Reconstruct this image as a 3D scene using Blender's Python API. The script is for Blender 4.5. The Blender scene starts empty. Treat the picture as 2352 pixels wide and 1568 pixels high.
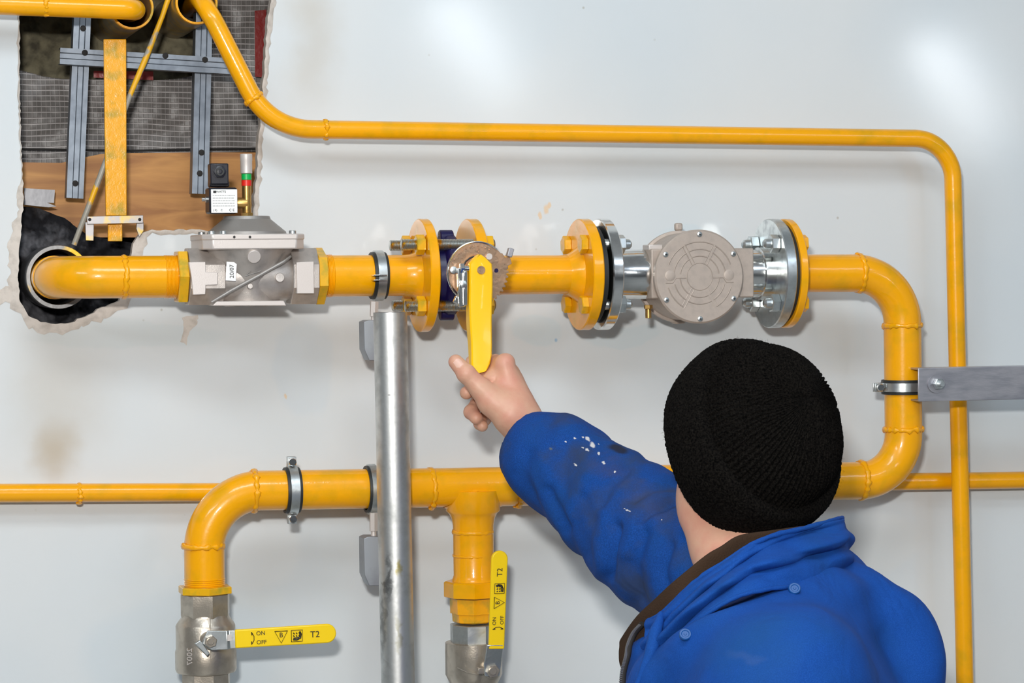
import bpy, bmesh, math, random
import numpy as np
from mathutils import Vector, Matrix, noise
random.seed(7)
PI = math.pi
sc = bpy.context.scene
COL = sc.collection
V = Vector

# ------------------------------------------------------------------ camera
F = 6070.0
PSI = math.atan(1676 / F); PITCH = math.radians(1.52); ROLL = 0.010
CAM = V((-1.07, -3.88, 1.75))
cd = bpy.data.cameras.new('camera'); cam = bpy.data.objects.new('camera', cd); COL.objects.link(cam)
CR = Matrix.Rotation(-PSI, 3, 'Z') @ Matrix.Rotation(PI / 2 - PITCH, 3, 'X') @ Matrix.Rotation(-ROLL, 3, 'Z')
cam.matrix_world = Matrix.Translation(CAM) @ CR.to_4x4()
cd.sensor_width = 36; cd.lens = 36 * F / 2352; cd.clip_start = .05; cd.clip_end = 60
sc.camera = cam
def ray(px, py): return CR @ V(((px - 1176) / F, -(py - 784) / F, -1))
def P(px, py, d=0.0):
    """point seen at a pixel on the plane d metres in front of the wall"""
    r = ray(px, py); return CAM + r * ((-d - CAM.y) / r.y)
def S(px, d):
    """metres per pixel at that depth"""
    return ((-d - CAM.y) / ray(px, 700).y) / F

# ------------------------------------------------------------------ light and exposure
sc.view_settings.view_transform = 'Standard'; sc.view_settings.look = 'None'
sc.view_settings.gamma = 1; sc.view_settings.use_curve_mapping = False
sc.view_settings.exposure = 0.0
w = bpy.data.worlds.new('world'); sc.world = w; w.use_nodes = True
w.node_tree.nodes['Background'].inputs[0].default_value = (.75, .85, 1, 1)
w.node_tree.nodes['Background'].inputs[1].default_value = .25
def area(name, loc, target, sx, sy, power, color=(1, 1, 1)):
    l = bpy.data.lights.new(name, 'AREA'); l.shape = 'RECTANGLE'; l.size = sx; l.size_y = sy
    l.energy = power; l.color = color
    o = bpy.data.objects.new(name, l); COL.objects.link(o); o.location = loc
    o.rotation_euler = (V(target) - V(loc)).to_track_quat('-Z', 'Y').to_euler(); return o
area('camera_flash', (-1.20, -3.85, 2.12), (0.05, 0, 1.72), .16, .10, 80, (1, .97, .93))
area('ceiling_panel_light', (-.5, -1.9, 3.3), (-.1, -.3, 1.5), 1.3, .5, 24, (.86, .94, 1))
area('ceiling_panel_light', (1.6, -3.2, 3.3), (.3, 0, 1.5), 1.3, .5, 13, (.72, .84, 1))
area('ceiling_panel_light', (-2.8, -3.0, 3.3), (-.3, 0, 1.5), 1.3, .5, 26, (.86, .94, 1))

# ------------------------------------------------------------------ materials
def mat(name, col, rough=.5, metal=0, coat=0, noise_col=None, nscale=20, nlo=.45, nhi=.7, bump=0, bscale=80,
        bump2=0, bscale2=500, sss=0, rvar=0, detail=4, stretch=None, spec=None):
    m = bpy.data.materials.new(name); m.use_nodes = True; nt = m.node_tree; b = nt.nodes['Principled BSDF']
    b.inputs['Base Color'].default_value = (*col, 1); b.inputs['Roughness'].default_value = rough
    b.inputs['Metallic'].default_value = metal; b.inputs['Coat Weight'].default_value = coat
    b.inputs['Coat Roughness'].default_value = .05
    if spec is not None: b.inputs['Specular IOR Level'].default_value = spec
    if sss:
        b.inputs['Subsurface Weight'].default_value = sss; b.inputs['Subsurface Radius'].default_value = (1, .35, .2)
        b.inputs['Subsurface Scale'].default_value = .006
    N = nt.nodes.new; L = nt.links.new
    tc = N('ShaderNodeTexCoord'); co = tc.outputs['Object']
    if stretch:
        mp = N('ShaderNodeMapping'); mp.inputs['Scale'].default_value = stretch; L(co, mp.inputs[0]); co = mp.outputs[0]
    if noise_col:
        n = N('ShaderNodeTexNoise'); n.inputs['Scale'].default_value = nscale; n.inputs['Detail'].default_value = detail; L(co, n.inputs['Vector'])
        mr = N('ShaderNodeMapRange'); mr.inputs[1].default_value = nlo; mr.inputs[2].default_value = nhi; L(n.outputs[0], mr.inputs[0])
        mx = N('ShaderNodeMix'); mx.data_type = 'RGBA'; mx.inputs[6].default_value = (*col, 1); mx.inputs[7].default_value = (*noise_col, 1)
        L(mr.outputs[0], mx.inputs[0]); L(mx.outputs[2], b.inputs['Base Color'])
        if rvar:
            r2 = N('ShaderNodeMapRange'); r2.inputs[3].default_value = rough; r2.inputs[4].default_value = rough + rvar
            L(mr.outputs[0], r2.inputs[0]); L(r2.outputs[0], b.inputs['Roughness'])
    prev = None
    for st, scl in ((bump, bscale), (bump2, bscale2)):
        if st:
            n = N('ShaderNodeTexNoise'); n.inputs['Scale'].default_value = scl; n.inputs['Detail'].default_value = 2; L(co, n.inputs['Vector'])
            bp = N('ShaderNodeBump'); bp.inputs['Strength'].default_value = st; bp.inputs['Distance'].default_value = .001
            L(n.outputs[0], bp.inputs['Height'])
            if prev: L(prev.outputs[0], bp.inputs['Normal'])
            prev = bp
    if prev:
        L(prev.outputs[0], b.inputs['Normal']); L(prev.outputs[0], b.inputs['Coat Normal'])
    return m
YEL = (.93, .405, .0)
M_yellow = mat('yellow_gloss_paint', YEL, .30, coat=.5, spec=.3, noise_col=(.70, .36, .002), nscale=26, nlo=.5, nhi=.78, bump=.22, bscale=80, bump2=.07, bscale2=420)
M_yellow2 = mat('yellow_paint_dirty', (.90, .40, .004), .3, coat=.25, noise_col=(.38, .30, .03), nscale=38, nlo=.5, nhi=.72, bump=.5, bscale=110, bump2=.2)
M_ynut = mat('yellow_paint_nut', (.80, .42, .004), .32, coat=.2, noise_col=(.45, .34, .02), nscale=60, nlo=.5, nhi=.75, bump=.3, bscale=150)
M_lever = mat('yellow_plastic', (1, .56, .0), .3, coat=.2, bump=.06, bscale=200)
M_lever2 = mat('yellow_vinyl', (.98, .66, .004), .35, coat=.1, bump=.06, bscale=200)
M_pole = mat('galvanised_steel', (.74, .75, .74), .42, 1, noise_col=(.42, .43, .42), nscale=35, nlo=.45, nhi=.8, rvar=.15, bump=.12, bscale=150)
M_zinc = mat('zinc_plate', (.66, .70, .70), .33, 1, noise_col=(.5, .53, .54), nscale=70, rvar=.12, bump=.1, bscale=200)
M_chrome = mat('turned_steel', (.78, .78, .76), .14, 1, noise_col=(.62, .62, .6), nscale=60, rvar=.08, bump=.08, bscale=150)
M_rail = mat('galvanised_rail', (.21, .24, .28), .45, .7, noise_col=(.12, .14, .17), nscale=40, nlo=.4, nhi=.75, bump=.15, bscale=90)
M_bar = mat('galvanised_channel', (.50, .49, .52), .42, .85, noise_col=(.36, .36, .40), nscale=24, nlo=.4, nhi=.7, bump=.1, bscale=120, stretch=(1, 1, 4))
M_bar2 = mat('dull_sheet_metal', (.36, .38, .41), .5, .7, noise_col=(.26, .27, .30), nscale=20, bump=.1)
M_alu = mat('cast_aluminium', (.56, .51, .47), .42, .65, noise_col=(.44, .40, .37), nscale=60, bump=.18, bscale=700)
M_alu_dark = mat('cast_aluminium_bonnet', (.33, .31, .29), .5, .6, bump=.2, bscale=700)
M_aluflat = mat('machined_aluminium', (.66, .60, .56), .45, .35, bump=.1, bscale=700)
M_meter = mat('meter_aluminium', (.50, .42, .36), .5, .3, noise_col=(.44, .37, .32), nscale=90, bump=.12, bscale=900)
M_nickel = mat('nickel_brass', (.55, .49, .41), .3, .85, noise_col=(.42, .37, .31), nscale=60, rvar=.12, bump=.15, bscale=400)
M_brass = mat('brass', (.62, .38, .12), .34, .9, noise_col=(.45, .27, .08), nscale=90, bump=.1, bscale=200)
M_plate = mat('bright_copper_plate', (.80, .52, .34), .26, 1, noise_col=(.48, .29, .18), nscale=60, nlo=.45, nhi=.65, rvar=.2, bump=.2, bscale=160)
M_navy = mat('navy_paint', (.006, .004, .055), .35, bump=.2, bscale=100)
M_rubber = mat('black_rubber', (.018, .02, .02), .5)
M_black = mat('black_plastic', (.012, .012, .02), .35, bump=.1, bscale=300)
M_white = mat('white_label', (.9, .9, .88), .4)
M_ink = mat('printed_ink', (.01, .01, .01), .5)
M_inkg = mat('printed_grey_ink', (.30, .31, .30), .5)
M_green = mat('green_band', (.0, .42, .08), .4); M_red = mat('red_band', (.75, .02, .01), .4)
M_stud = mat('threaded_steel', (.5, .52, .5), .32, 1, noise_col=(.75, .42, .03), nscale=60, nlo=.58, nhi=.66, bump=.2, bscale=300)
M_sleeve = mat('bare_steel_sleeve', (.36, .29, .20), .35, .55, noise_col=(.55, .36, .08), nscale=22, nlo=.45, nhi=.65, bump=.15)
M_sleeve_d = mat('dark_steel_sleeve', (.20, .20, .21), .35, .6, bump=.15)
M_ring = mat('half_painted_steel_rim', (.20, .20, .20), .35, .6, noise_col=(.60, .38, .03), nscale=14, nlo=.48, nhi=.56, bump=.3)
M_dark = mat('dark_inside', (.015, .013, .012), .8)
M_cream = mat('torn_plaster', (.66, .60, .54), .9, noise_col=(.50, .45, .40), nscale=70, bump=.8, bscale=160, detail=6)
M_wool = mat('mineral_wool', (.17, .15, .095), .95, noise_col=(.05, .043, .028), nscale=40, bump=1, bscale=140, detail=8)
M_soot = mat('charred_wool', (.10, .10, .11), .95, noise_col=(.007, .007, .010), nscale=18, nlo=.38, nhi=.52, bump=1, bscale=120, detail=8)
M_redtape = mat('red_tape', (.22, .012, .01), .3, bump=.6, bscale=90)
M_skin = mat('skin', (.66, .37, .25), .46, noise_col=(.62, .27, .19), nscale=30, nlo=.42, nhi=.75, sss=.12, bump=.25, bscale=260, bump2=.12, bscale2=900)
M_fleece = mat('brown_fleece', (.045, .026, .016), .95, bump=.8, bscale=500, spec=.1)
M_trous = mat('dark_trousers', (.02, .03, .06), .85, bump=.3, bscale=300)
M_boot = mat('black_leather', (.02, .018, .016), .45, bump=.3, bscale=120)
M_floor = mat('grey_floor_paint', (.30, .31, .31), .45, noise_col=(.24, .25, .25), nscale=3, bump=.1)
M_room = mat('room_paint', (.42, .44, .46), .8)
M_tube = bpy.data.materials.new('lamp_tube'); M_tube.use_nodes = True
_b = M_tube.node_tree.nodes['Principled BSDF']; _b.inputs['Emission Color'].default_value = (.9, .95, 1, 1); _b.inputs['Emission Strength'].default_value = 18

def nodes_of(m): return m.node_tree, m.node_tree.nodes.new, m.node_tree.links.new, m.node_tree.nodes['Principled BSDF']
def blob(nt, cx, cz, rx, rz, inner=0.0, dist=.0, nsc=8):
    N = nt.nodes.new; L = nt.links.new
    tc = N('ShaderNodeTexCoord'); src = tc.outputs['Object']
    if dist:
        nz = N('ShaderNodeTexNoise'); nz.inputs['Scale'].default_value = nsc; nz.inputs['Detail'].default_value = 5; L(src, nz.inputs['Vector'])
        sb = N('ShaderNodeVectorMath'); sb.operation = 'SUBTRACT'; sb.inputs[1].default_value = (.5, .5, .5); L(nz.outputs['Color'], sb.inputs[0])
        sl = N('ShaderNodeVectorMath'); sl.operation = 'SCALE'; sl.inputs['Scale'].default_value = dist; L(sb.outputs[0], sl.inputs[0])
        ad = N('ShaderNodeVectorMath'); L(src, ad.inputs[0]); L(sl.outputs[0], ad.inputs[1]); src = ad.outputs[0]
    mp = N('ShaderNodeMapping'); mp.inputs['Location'].default_value = (-cx / rx, 0, -cz / rz); mp.inputs['Scale'].default_value = (1 / rx, 0, 1 / rz)
    L(src, mp.inputs[0])
    ln = N('ShaderNodeVectorMath'); ln.operation = 'LENGTH'; L(mp.outputs[0], ln.inputs[0])
    mr = N('ShaderNodeMapRange'); mr.interpolation_type = 'SMOOTHSTEP'; mr.inputs[1].default_value = inner; mr.inputs[2].default_value = 1
    mr.inputs[3].default_value = 1; mr.inputs[4].default_value = 0; L(ln.outputs['Value'], mr.inputs[0])
    return mr.outputs[0]
def mixc(nt, fac, a, b, k=1.0):
    N = nt.nodes.new; L = nt.links.new
    mx = N('ShaderNodeMix'); mx.data_type = 'RGBA'
    if k != 1:
        mu = N('ShaderNodeMath'); mu.operation = 'MULTIPLY'; mu.inputs[1].default_value = k; L(fac, mu.inputs[0]); fac = mu.outputs[0]
    L(fac, mx.inputs[0])
    if isinstance(a, tuple): mx.inputs[6].default_value = (*a, 1)
    else: L(a, mx.inputs[6])
    mx.inputs[7].default_value = (*b, 1)
    return mx.outputs[2]
def wall_material():
    m = bpy.data.materials.new('painted_wall'); m.use_nodes = True; nt, N, L, b = nodes_of(m)
    tc = N('ShaderNodeTexCoord')
    def nz(scale, lo, hi, det=3, stretch=None):
        n = N('ShaderNodeTexNoise'); n.inputs['Scale'].default_value = scale; n.inputs['Detail'].default_value = det
        src = tc.outputs['Object']
        if stretch:
            mp = N('ShaderNodeMapping'); mp.inputs['Scale'].default_value = stretch; L(src, mp.inputs[0]); src = mp.outputs[0]
        L(src, n.inputs['Vector'])
        mr = N('ShaderNodeMapRange'); mr.inputs[1].default_value = lo; mr.inputs[2].default_value = hi; L(n.outputs[0], mr.inputs[0]); return mr.outputs[0]
    c = (.715, .74, .745)
    c = mixc(nt, nz(1.6, .42, .6), c, (.64, .70, .735), .7)
    # patches repainted with a bluer or whiter roller
    for (px, py, rx, ry, col, k) in ((700, 850, 75, 130, (.60, .68, .74), .35), (560, 1260, 150, 110, (.80, .80, .78), .25),
                                     (420, 1500, 260, 160, (.58, .67, .73), .3), (1230, 760, 65, 45, (.60, .70, .74), .5),
                                     (1430, 770, 110, 32, (.60, .70, .74), .45), (1930, 760, 80, 110, (.62, .70, .73), .3),
                                     (2020, 1240, 110, 80, (.76, .76, .72), .3), (300, 770, 250, 35, (.62, .69, .70), .4),
                                     (1570, 560, 90, 40, (.6, .70, .75), .4)):
        p = P(px, py); s = S(px, 0)
        c = mixc(nt, blob(nt, p.x, p.z, rx * s, ry * s, .75, .05, 9), c, col, k)
    # brown stains
    for (px, py, rx, ry, k) in ((125, 1040, 85, 110, .62), (130, 900, 190, 240, .30), (720, 120, 90, 220, .28), (700, 25, 120, 70, .18)):
        p = P(px, py); s = S(px, 0)
        c = mixc(nt, blob(nt, p.x, p.z, rx * s, ry * s, 0, .06, 14), c, (.47, .37, .24), k)
    # specks of dirt
    vo = N('ShaderNodeTexVoronoi'); vo.inputs['Scale'].default_value = 22; vo.inputs['Randomness'].default_value = 1; L(tc.outputs['Object'], vo.inputs['Vector'])
    mr = N('ShaderNodeMapRange'); mr.inputs[1].default_value = .02; mr.inputs[2].default_value = .06; mr.inputs[3].default_value = 1; mr.inputs[4].default_value = 0
    L(vo.outputs['Distance'], mr.inputs[0])
    gate = nz(5, .52, .58)
    mu = N('ShaderNodeMath'); mu.operation = 'MULTIPLY'; L(mr.outputs[0], mu.inputs[0]); L(gate, mu.inputs[1])
    c = mixc(nt, mu.outputs[0], c, (.30, .26, .18), .5)
    # yellow paint flecks
    for (px, py, r) in ((656, 911, 4), (1255, 480, 9), (1240, 495, 7), (1262, 470, 6)):
        p = P(px, py); s = S(px, 0); c = mixc(nt, blob(nt, p.x, p.z, r * s, r * 1.6 * s, .4, .01, 60), c, (.85, .5, .15), .5)
    # blue fleck and hairline scratches
    p = P(1277, 781); s = S(1277, 0); c = mixc(nt, blob(nt, p.x, p.z, 5 * s, 6 * s, .3), c, (.25, .45, .65), .7)
    L(c, b.inputs['Base Color']); b.inputs['Roughness'].default_value = .11; b.inputs['Specular IOR Level'].default_value = .5
    n1 = N('ShaderNodeTexNoise'); n1.inputs['Scale'].default_value = 2.2; n1.inputs['Detail'].default_value = 1; L(tc.outputs['Object'], n1.inputs['Vector'])
    bp = N('ShaderNodeBump'); bp.inputs['Strength'].default_value = 1; bp.inputs['Distance'].default_value = .0012; L(n1.outputs[0], bp.inputs['Height'])
    n2 = N('ShaderNodeTexNoise'); n2.inputs['Scale'].default_value = 60; L(tc.outputs['Object'], n2.inputs['Vector'])
    b2 = N('ShaderNodeBump'); b2.inputs['Strength'].default_value = .08; b2.inputs['Distance'].default_value = .0004; L(n2.outputs[0], b2.inputs['Height']); L(bp.outputs[0], b2.inputs['Normal'])
    L(b2.outputs[0], b.inputs['Normal'])
    return m
def wood_material():
    m = bpy.data.materials.new('varnished_wood'); m.use_nodes = True; nt, N, L, b = nodes_of(m)
    tc = N('ShaderNodeTexCoord'); mp = N('ShaderNodeMapping'); mp.inputs['Scale'].default_value = (1, 1, 7); L(tc.outputs['Object'], mp.inputs[0])
    n = N('ShaderNodeTexNoise'); n.inputs['Scale'].default_value = 5; n.inputs['Detail'].default_value = 8; n.inputs['Distortion'].default_value = 1.2; L(mp.outputs[0], n.inputs['Vector'])
    cr = N('ShaderNodeValToRGB'); cr.color_ramp.elements[0].position = .35; cr.color_ramp.elements[0].color = (.34, .13, .025, 1)
    cr.color_ramp.elements[1].position = .65; cr.color_ramp.elements[1].color = (.58, .27, .065, 1); L(n.outputs[0], cr.inputs[0])
    L(cr.outputs[0], b.inputs['Base Color']); b.inputs['Roughness'].default_value = .5; return m
def foil_material():
    m = bpy.data.materials.new('reinforced_film'); m.use_nodes = True; nt, N, L, b = nodes_of(m)
    tc = N('ShaderNodeTexCoord')
    nz = N('ShaderNodeTexNoise'); nz.inputs['Scale'].default_value = 6; L(tc.outputs['Object'], nz.inputs['Vector'])
    sl = N('ShaderNodeVectorMath'); sl.operation = 'SCALE'; sl.inputs['Scale'].default_value = .012; L(nz.outputs['Color'], sl.inputs[0])
    ad = N('ShaderNodeVectorMath'); L(tc.outputs['Object'], ad.inputs[0]); L(sl.outputs[0], ad.inputs[1])
    sx = N('ShaderNodeSeparateXYZ'); L(ad.outputs[0], sx.inputs[0])
    outs = []
    for ax, per in ((0, .0070), (2, .0084)):
        dv = N('ShaderNodeMath'); dv.operation = 'DIVIDE'; dv.inputs[1].default_value = per; L(sx.outputs[ax], dv.inputs[0])
        fr = N('ShaderNodeMath'); fr.operation = 'FRACT'; L(dv.outputs[0], fr.inputs[0])
        mr = N('ShaderNodeMapRange'); mr.inputs[1].default_value = .12; mr.inputs[2].default_value = .26; mr.inputs[3].default_value = (1 if ax == 2 else .4); mr.inputs[4].default_value = 0; L(fr.outputs[0], mr.inputs[0]); outs.append(mr.outputs[0])
    mxm = N('ShaderNodeMath'); mxm.operation = 'MAXIMUM'; L(outs[0], mxm.inputs[0]); L(outs[1], mxm.inputs[1])
    n2 = N('ShaderNodeTexNoise'); n2.inputs['Scale'].default_value = 9; n2.inputs['Detail'].default_value = 5; L(tc.outputs['Object'], n2.inputs['Vector'])
    cr = N('ShaderNodeValToRGB'); cr.color_ramp.elements[0].position = .35; cr.color_ramp.elements[0].color = (.075, .068, .062, 1)
    cr.color_ramp.elements[1].position = .68; cr.color_ramp.elements[1].color = (.15, .135, .125, 1); L(n2.outputs[0], cr.inputs[0])
    mx = N('ShaderNodeMix'); mx.data_type = 'RGBA'; L(mxm.outputs[0], mx.inputs[0]); L(cr.outputs[0], mx.inputs[6]); mx.inputs[7].default_value = (.40, .37, .36, 1)
    L(mx.outputs[2], b.inputs['Base Color']); b.inputs['Roughness'].default_value = .42
    bp = N('ShaderNodeBump'); bp.inputs['Strength'].default_value = .8; bp.inputs['Distance'].default_value = .001; L(mxm.outputs[0], bp.inputs['Height'])
    b3 = N('ShaderNodeBump'); b3.inputs['Strength'].default_value = .35; b3.inputs['Distance'].default_value = .01; L(n2.outputs[0], b3.inputs['Height']); L(bp.outputs[0], b3.inputs['Normal'])
    L(b3.outputs[0], b.inputs['Normal']); return m
HX = P(1810, 2250, 1.0).x
def jacket_material(sleeve=False):
    m = bpy.data.materials.new('blue_workwear'); m.use_nodes = True; nt, N, L, b = nodes_of(m)
    tc = N('ShaderNodeTexCoord')
    def nz(scale, lo, hi, det=4):
        n = N('ShaderNodeTexNoise'); n.inputs['Scale'].default_value = scale; n.inputs['Detail'].default_value = det; L(tc.outputs['Object'], n.inputs['Vector'])
        mr = N('ShaderNodeMapRange'); mr.inputs[1].default_value = lo; mr.inputs[2].default_value = hi; L(n.outputs[0], mr.inputs[0]); return mr.outputs[0]
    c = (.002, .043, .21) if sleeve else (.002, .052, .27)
    c = mixc(nt, nz(700, .4, .7), c, (.006, .075, .36), .8)
    c = mixc(nt, nz(7, .5, .75), c, (.006, .06, .19), .6)
    if sleeve:
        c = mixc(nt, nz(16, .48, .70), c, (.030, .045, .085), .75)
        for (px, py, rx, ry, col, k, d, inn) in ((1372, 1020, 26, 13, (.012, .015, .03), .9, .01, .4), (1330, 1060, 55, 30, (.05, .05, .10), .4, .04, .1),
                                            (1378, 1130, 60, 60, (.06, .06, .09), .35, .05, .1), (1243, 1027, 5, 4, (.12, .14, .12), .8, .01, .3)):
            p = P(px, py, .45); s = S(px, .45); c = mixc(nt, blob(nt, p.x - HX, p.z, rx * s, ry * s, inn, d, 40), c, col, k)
        for (px, py, r) in ((1318, 1001, 6), (1322, 1014, 7), (1310, 997, 3), (1326, 1030, 4), (1326, 1048, 4), (1294, 1001, 3), (1307, 1023, 4), (1274, 1008, 2.5), (1445, 1116, 5),
                            (1333, 1142, 3), (1280, 1057, 2.5), (1341, 1067, 2), (1380, 1155, 2), (1557, 1291, 3), (1300, 1019, 2.5), (1336, 1012, 2)):
            p = P(px, py, .45); s = S(px, .45); c = mixc(nt, blob(nt, p.x - HX, p.z, r * s, r * s, .5, .006, 130), c, (.7, .68, .66), .85)
    if not sleeve:
        q_ = P(1690, 1500, 1.15); c = mixc(nt, blob(nt, q_.x - HX, q_.z, .022, .007, .2, .02, 40), c, (.06, .11, .26), .2)
    L(c, b.inputs['Base Color']); b.inputs['Roughness'].default_value = .85; b.inputs['Specular IOR Level'].default_value = .25
    n2 = N('ShaderNodeTexNoise'); n2.inputs['Scale'].default_value = 1100; L(tc.outputs['Object'], n2.inputs['Vector'])
    bp = N('ShaderNodeBump'); bp.inputs['Strength'].default_value = .35; bp.inputs['Distance'].default_value = .0006; L(n2.outputs[0], bp.inputs['Height'])
    n3 = N('ShaderNodeTexNoise'); n3.inputs['Scale'].default_value = 13; n3.inputs['Distortion'].default_value = 1.5; n3.inputs['Detail'].default_value = 2; L(tc.outputs['Object'], n3.inputs['Vector'])
    b3 = N('ShaderNodeBump'); b3.inputs['Strength'].default_value = .5; b3.inputs['Distance'].default_value = .008; L(n3.outputs[0], b3.inputs['Height']); L(bp.outputs[0], b3.inputs['Normal'])
    L(b3.outputs[0], b.inputs['Normal']); return m
def knit_material():
    m = bpy.data.materials.new('black_knit'); m.use_nodes = True; nt, N, L, b = nodes_of(m)
    tc = N('ShaderNodeTexCoord')
    n = N('ShaderNodeTexNoise'); n.inputs['Scale'].default_value = 420; n.inputs['Detail'].default_value = 4; L(tc.outputs['Object'], n.inputs['Vector'])
    cr = N('ShaderNodeValToRGB'); cr.color_ramp.elements[0].position = .35; cr.color_ramp.elements[0].color = (.0012, .0012, .0012, 1)
    cr.color_ramp.elements[1].position = .7; cr.color_ramp.elements[1].color = (.011, .0095, .008, 1); L(n.outputs[0], cr.inputs[0]); L(cr.outputs[0], b.inputs['Base Color'])
    b.inputs['Roughness'].default_value = 1; b.inputs['Specular IOR Level'].default_value = .05
    bp = N('ShaderNodeBump'); bp.inputs['Strength'].default_value = .8; bp.inputs['Distance'].default_value = .002; L(n.outputs[0], bp.inputs['Height']); L(bp.outputs[0], b.inputs['Normal'])
    return m
M_wall = wall_material(); M_wood = wood_material(); M_foil = foil_material(); M_jacket = jacket_material(); M_sleeve_c = jacket_material(True); M_knit = knit_material()

# ------------------------------------------------------------------ object helpers
ORG = {}
def tag(o, label, cat, group=None, kind=None):
    if label: o['label'] = label
    if cat: o['category'] = cat
    if group: o['group'] = group
    if kind: o['kind'] = kind
    return o
def thing(name, loc, label, cat, group=None):
    o = bpy.data.objects.new(name, None); COL.objects.link(o); o.location = loc; o.empty_display_size = .02
    ORG[o.name] = V(loc); return tag(o, label, cat, group)
def frame(ax):
    ax = V(ax).normalized(); a = V((0, 0, 1)) if abs(ax.z) < .9 else V((1, 0, 0))
    u = ax.cross(a).normalized(); return ax, u, ax.cross(u).normalized()
class MB:
    def __init__(s): s.v = []; s.f = []
    def add(s, vs, fs):
        n = len(s.v); s.v += [V(q) for q in vs]; s.f += [tuple(n + i for i in f) for f in fs]; return s
    def sweep(s, path, rad, seg=28, caps=True, nz=0, nf=60, sq=None):
        path = [V(q) for q in path]; n = len(path)
        if not hasattr(rad, '__len__'): rad = [rad] * n
        t = [(path[min(i + 1, n - 1)] - path[max(i - 1, 0)]).normalized() for i in range(n)]
        _, u, _w = frame(t[0]); vs = []
        for i in range(n):
            u = (u - t[i] * u.dot(t[i])).normalized(); w_ = t[i].cross(u)
            for k in range(seg):
                a = 2 * PI * k / seg; dr = u * math.cos(a) + w_ * math.sin(a); r = rad[i]
                p = path[i] + dr * r
                if nz: p += dr * noise.noise(p * nf) * nz
                vs.append(p)
        fs = [(i * seg + k, i * seg + (k + 1) % seg, (i + 1) * seg + (k + 1) % seg, (i + 1) * seg + k) for i in range(n - 1) for k in range(seg)]
        if caps: fs += [tuple(reversed(range(seg))), tuple((n - 1) * seg + k for k in range(seg))]
        return s.add(vs, fs)
    def lathe(s, o, ax, prof, seg=40, caps=True, phase=0):
        o = V(o); ax, u, w_ = frame(ax); vs = []
        for (t, r) in prof:
            for k in range(seg):
                a = 2 * PI * k / seg + phase; vs.append(o + ax * t + (u * math.cos(a) + w_ * math.sin(a)) * max(r, 1e-5))
        n = len(prof)
        fs = [(i * seg + k, i * seg + (k + 1) % seg, (i + 1) * seg + (k + 1) % seg, (i + 1) * seg + k) for i in range(n - 1) for k in range(seg)]
        if caps: fs += [tuple(reversed(range(seg))), tuple((n - 1) * seg + k for k in range(seg))]
        return s.add(vs, fs)
    def cyl(s, o, ax, r, h, seg=32, bev=None):
        b = min(r, h) * .12 if bev is None else bev
        return s.lathe(o, ax, [(0, r - b), (b, r), (h - b, r), (h, r - b)], seg)
    def hexp(s, o, ax, r, h, phase=0, bev=.12):
        b = r * bev
        return s.lathe(o, ax, [(0, r - b), (b * .6, r), (h - b * .6, r), (h, r - b)], 6, phase=phase)
    def box(s, c, sx, sy, sz, rot=None):
        c = V(c); vs = []
        for x in (-1, 1):
            for y in (-1, 1):
                for z in (-1, 1):
                    q = V((x * sx / 2, y * sy / 2, z * sz / 2)); vs.append(c + (rot @ q if rot else q))
        return s.add(vs, [(0, 1, 3, 2), (4, 6, 7, 5), (0, 4, 5, 1), (2, 3, 7, 6), (0, 2, 6, 4), (1, 5, 7, 3)])
    def prism(s, pts, off):
        """closed outline of 3D points extruded by a vector"""
        pts = [V(q) for q in pts]; n = len(pts); off = V(off)
        return s.add(pts + [q + off for q in pts], [tuple(range(n)), tuple(reversed(range(n, 2 * n)))] + [(i, n + i, n + (i + 1) % n, (i + 1) % n) for i in range(n)])
    def ring(s, c, ax, R, r, seg=48, rs=10, nz=0, nf=150, sc_=1):
        c = V(c); ax, u, w_ = frame(ax); vs = []
        for k in range(seg):
            a = 2 * PI * k / seg; d = u * math.cos(a) + w_ * math.sin(a)
            wob = noise.noise(V((k * .55, c.x * 40, c.z * 40))) * nz; sh = noise.noise(V((k * .4, 9 + c.x * 30, c.z * 10))) * nz
            for j in range(rs):
                b = 2 * PI * j / rs; vs.append(c + d * (R + (r + wob) * math.cos(b)) + ax * ((r * 1.1 + wob) * math.sin(b) * sc_ + sh))
        return s.add(vs, [(k * rs + j, k * rs + (j + 1) % rs, ((k + 1) % seg) * rs + (j + 1) % rs, ((k + 1) % seg) * rs + j) for k in range(seg) for j in range(rs)])
    def build(s, name, m, parent=None, ang=35, bevel=0, label=None):
        return mesh_obj(name, s.v, s.f, m, parent, ang, bevel, label)
def mesh_obj(name, vs, fs, m, parent=None, ang=35, bevel=0, label=None):
    me = bpy.data.meshes.new(name)
    if parent is not None: org = ORG[parent.name]
    else:
        a = np.array([tuple(q) for q in vs]); org = V(((a[:, 0].min() + a[:, 0].max()) / 2, (a[:, 1].min() + a[:, 1].max()) / 2, a[:, 2].min()))
    me.from_pydata([tuple(V(q) - org) for q in vs], [], fs); me.validate()
    bm = bmesh.new(); bm.from_mesh(me); bmesh.ops.recalc_face_normals(bm, faces=bm.faces); bm.to_mesh(me); bm.free()
    for p in me.polygons: p.use_smooth = True
    if ang < 180: me.set_sharp_from_angle(angle=math.radians(ang))
    me.materials.append(m)
    o = bpy.data.objects.new(name, me); COL.objects.link(o)
    if parent is not None: o.parent = parent; ORG[o.name] = org
    else: o.location = org; ORG[o.name] = org
    if bevel:
        b = o.modifiers.new('bevel', 'BEVEL'); b.width = bevel; b.segments = 2; b.limit_method = 'ANGLE'; b.angle_limit = math.radians(40)
    if label: o['label'] = label
    return o
def world_mats(o, pts): return pts
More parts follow.
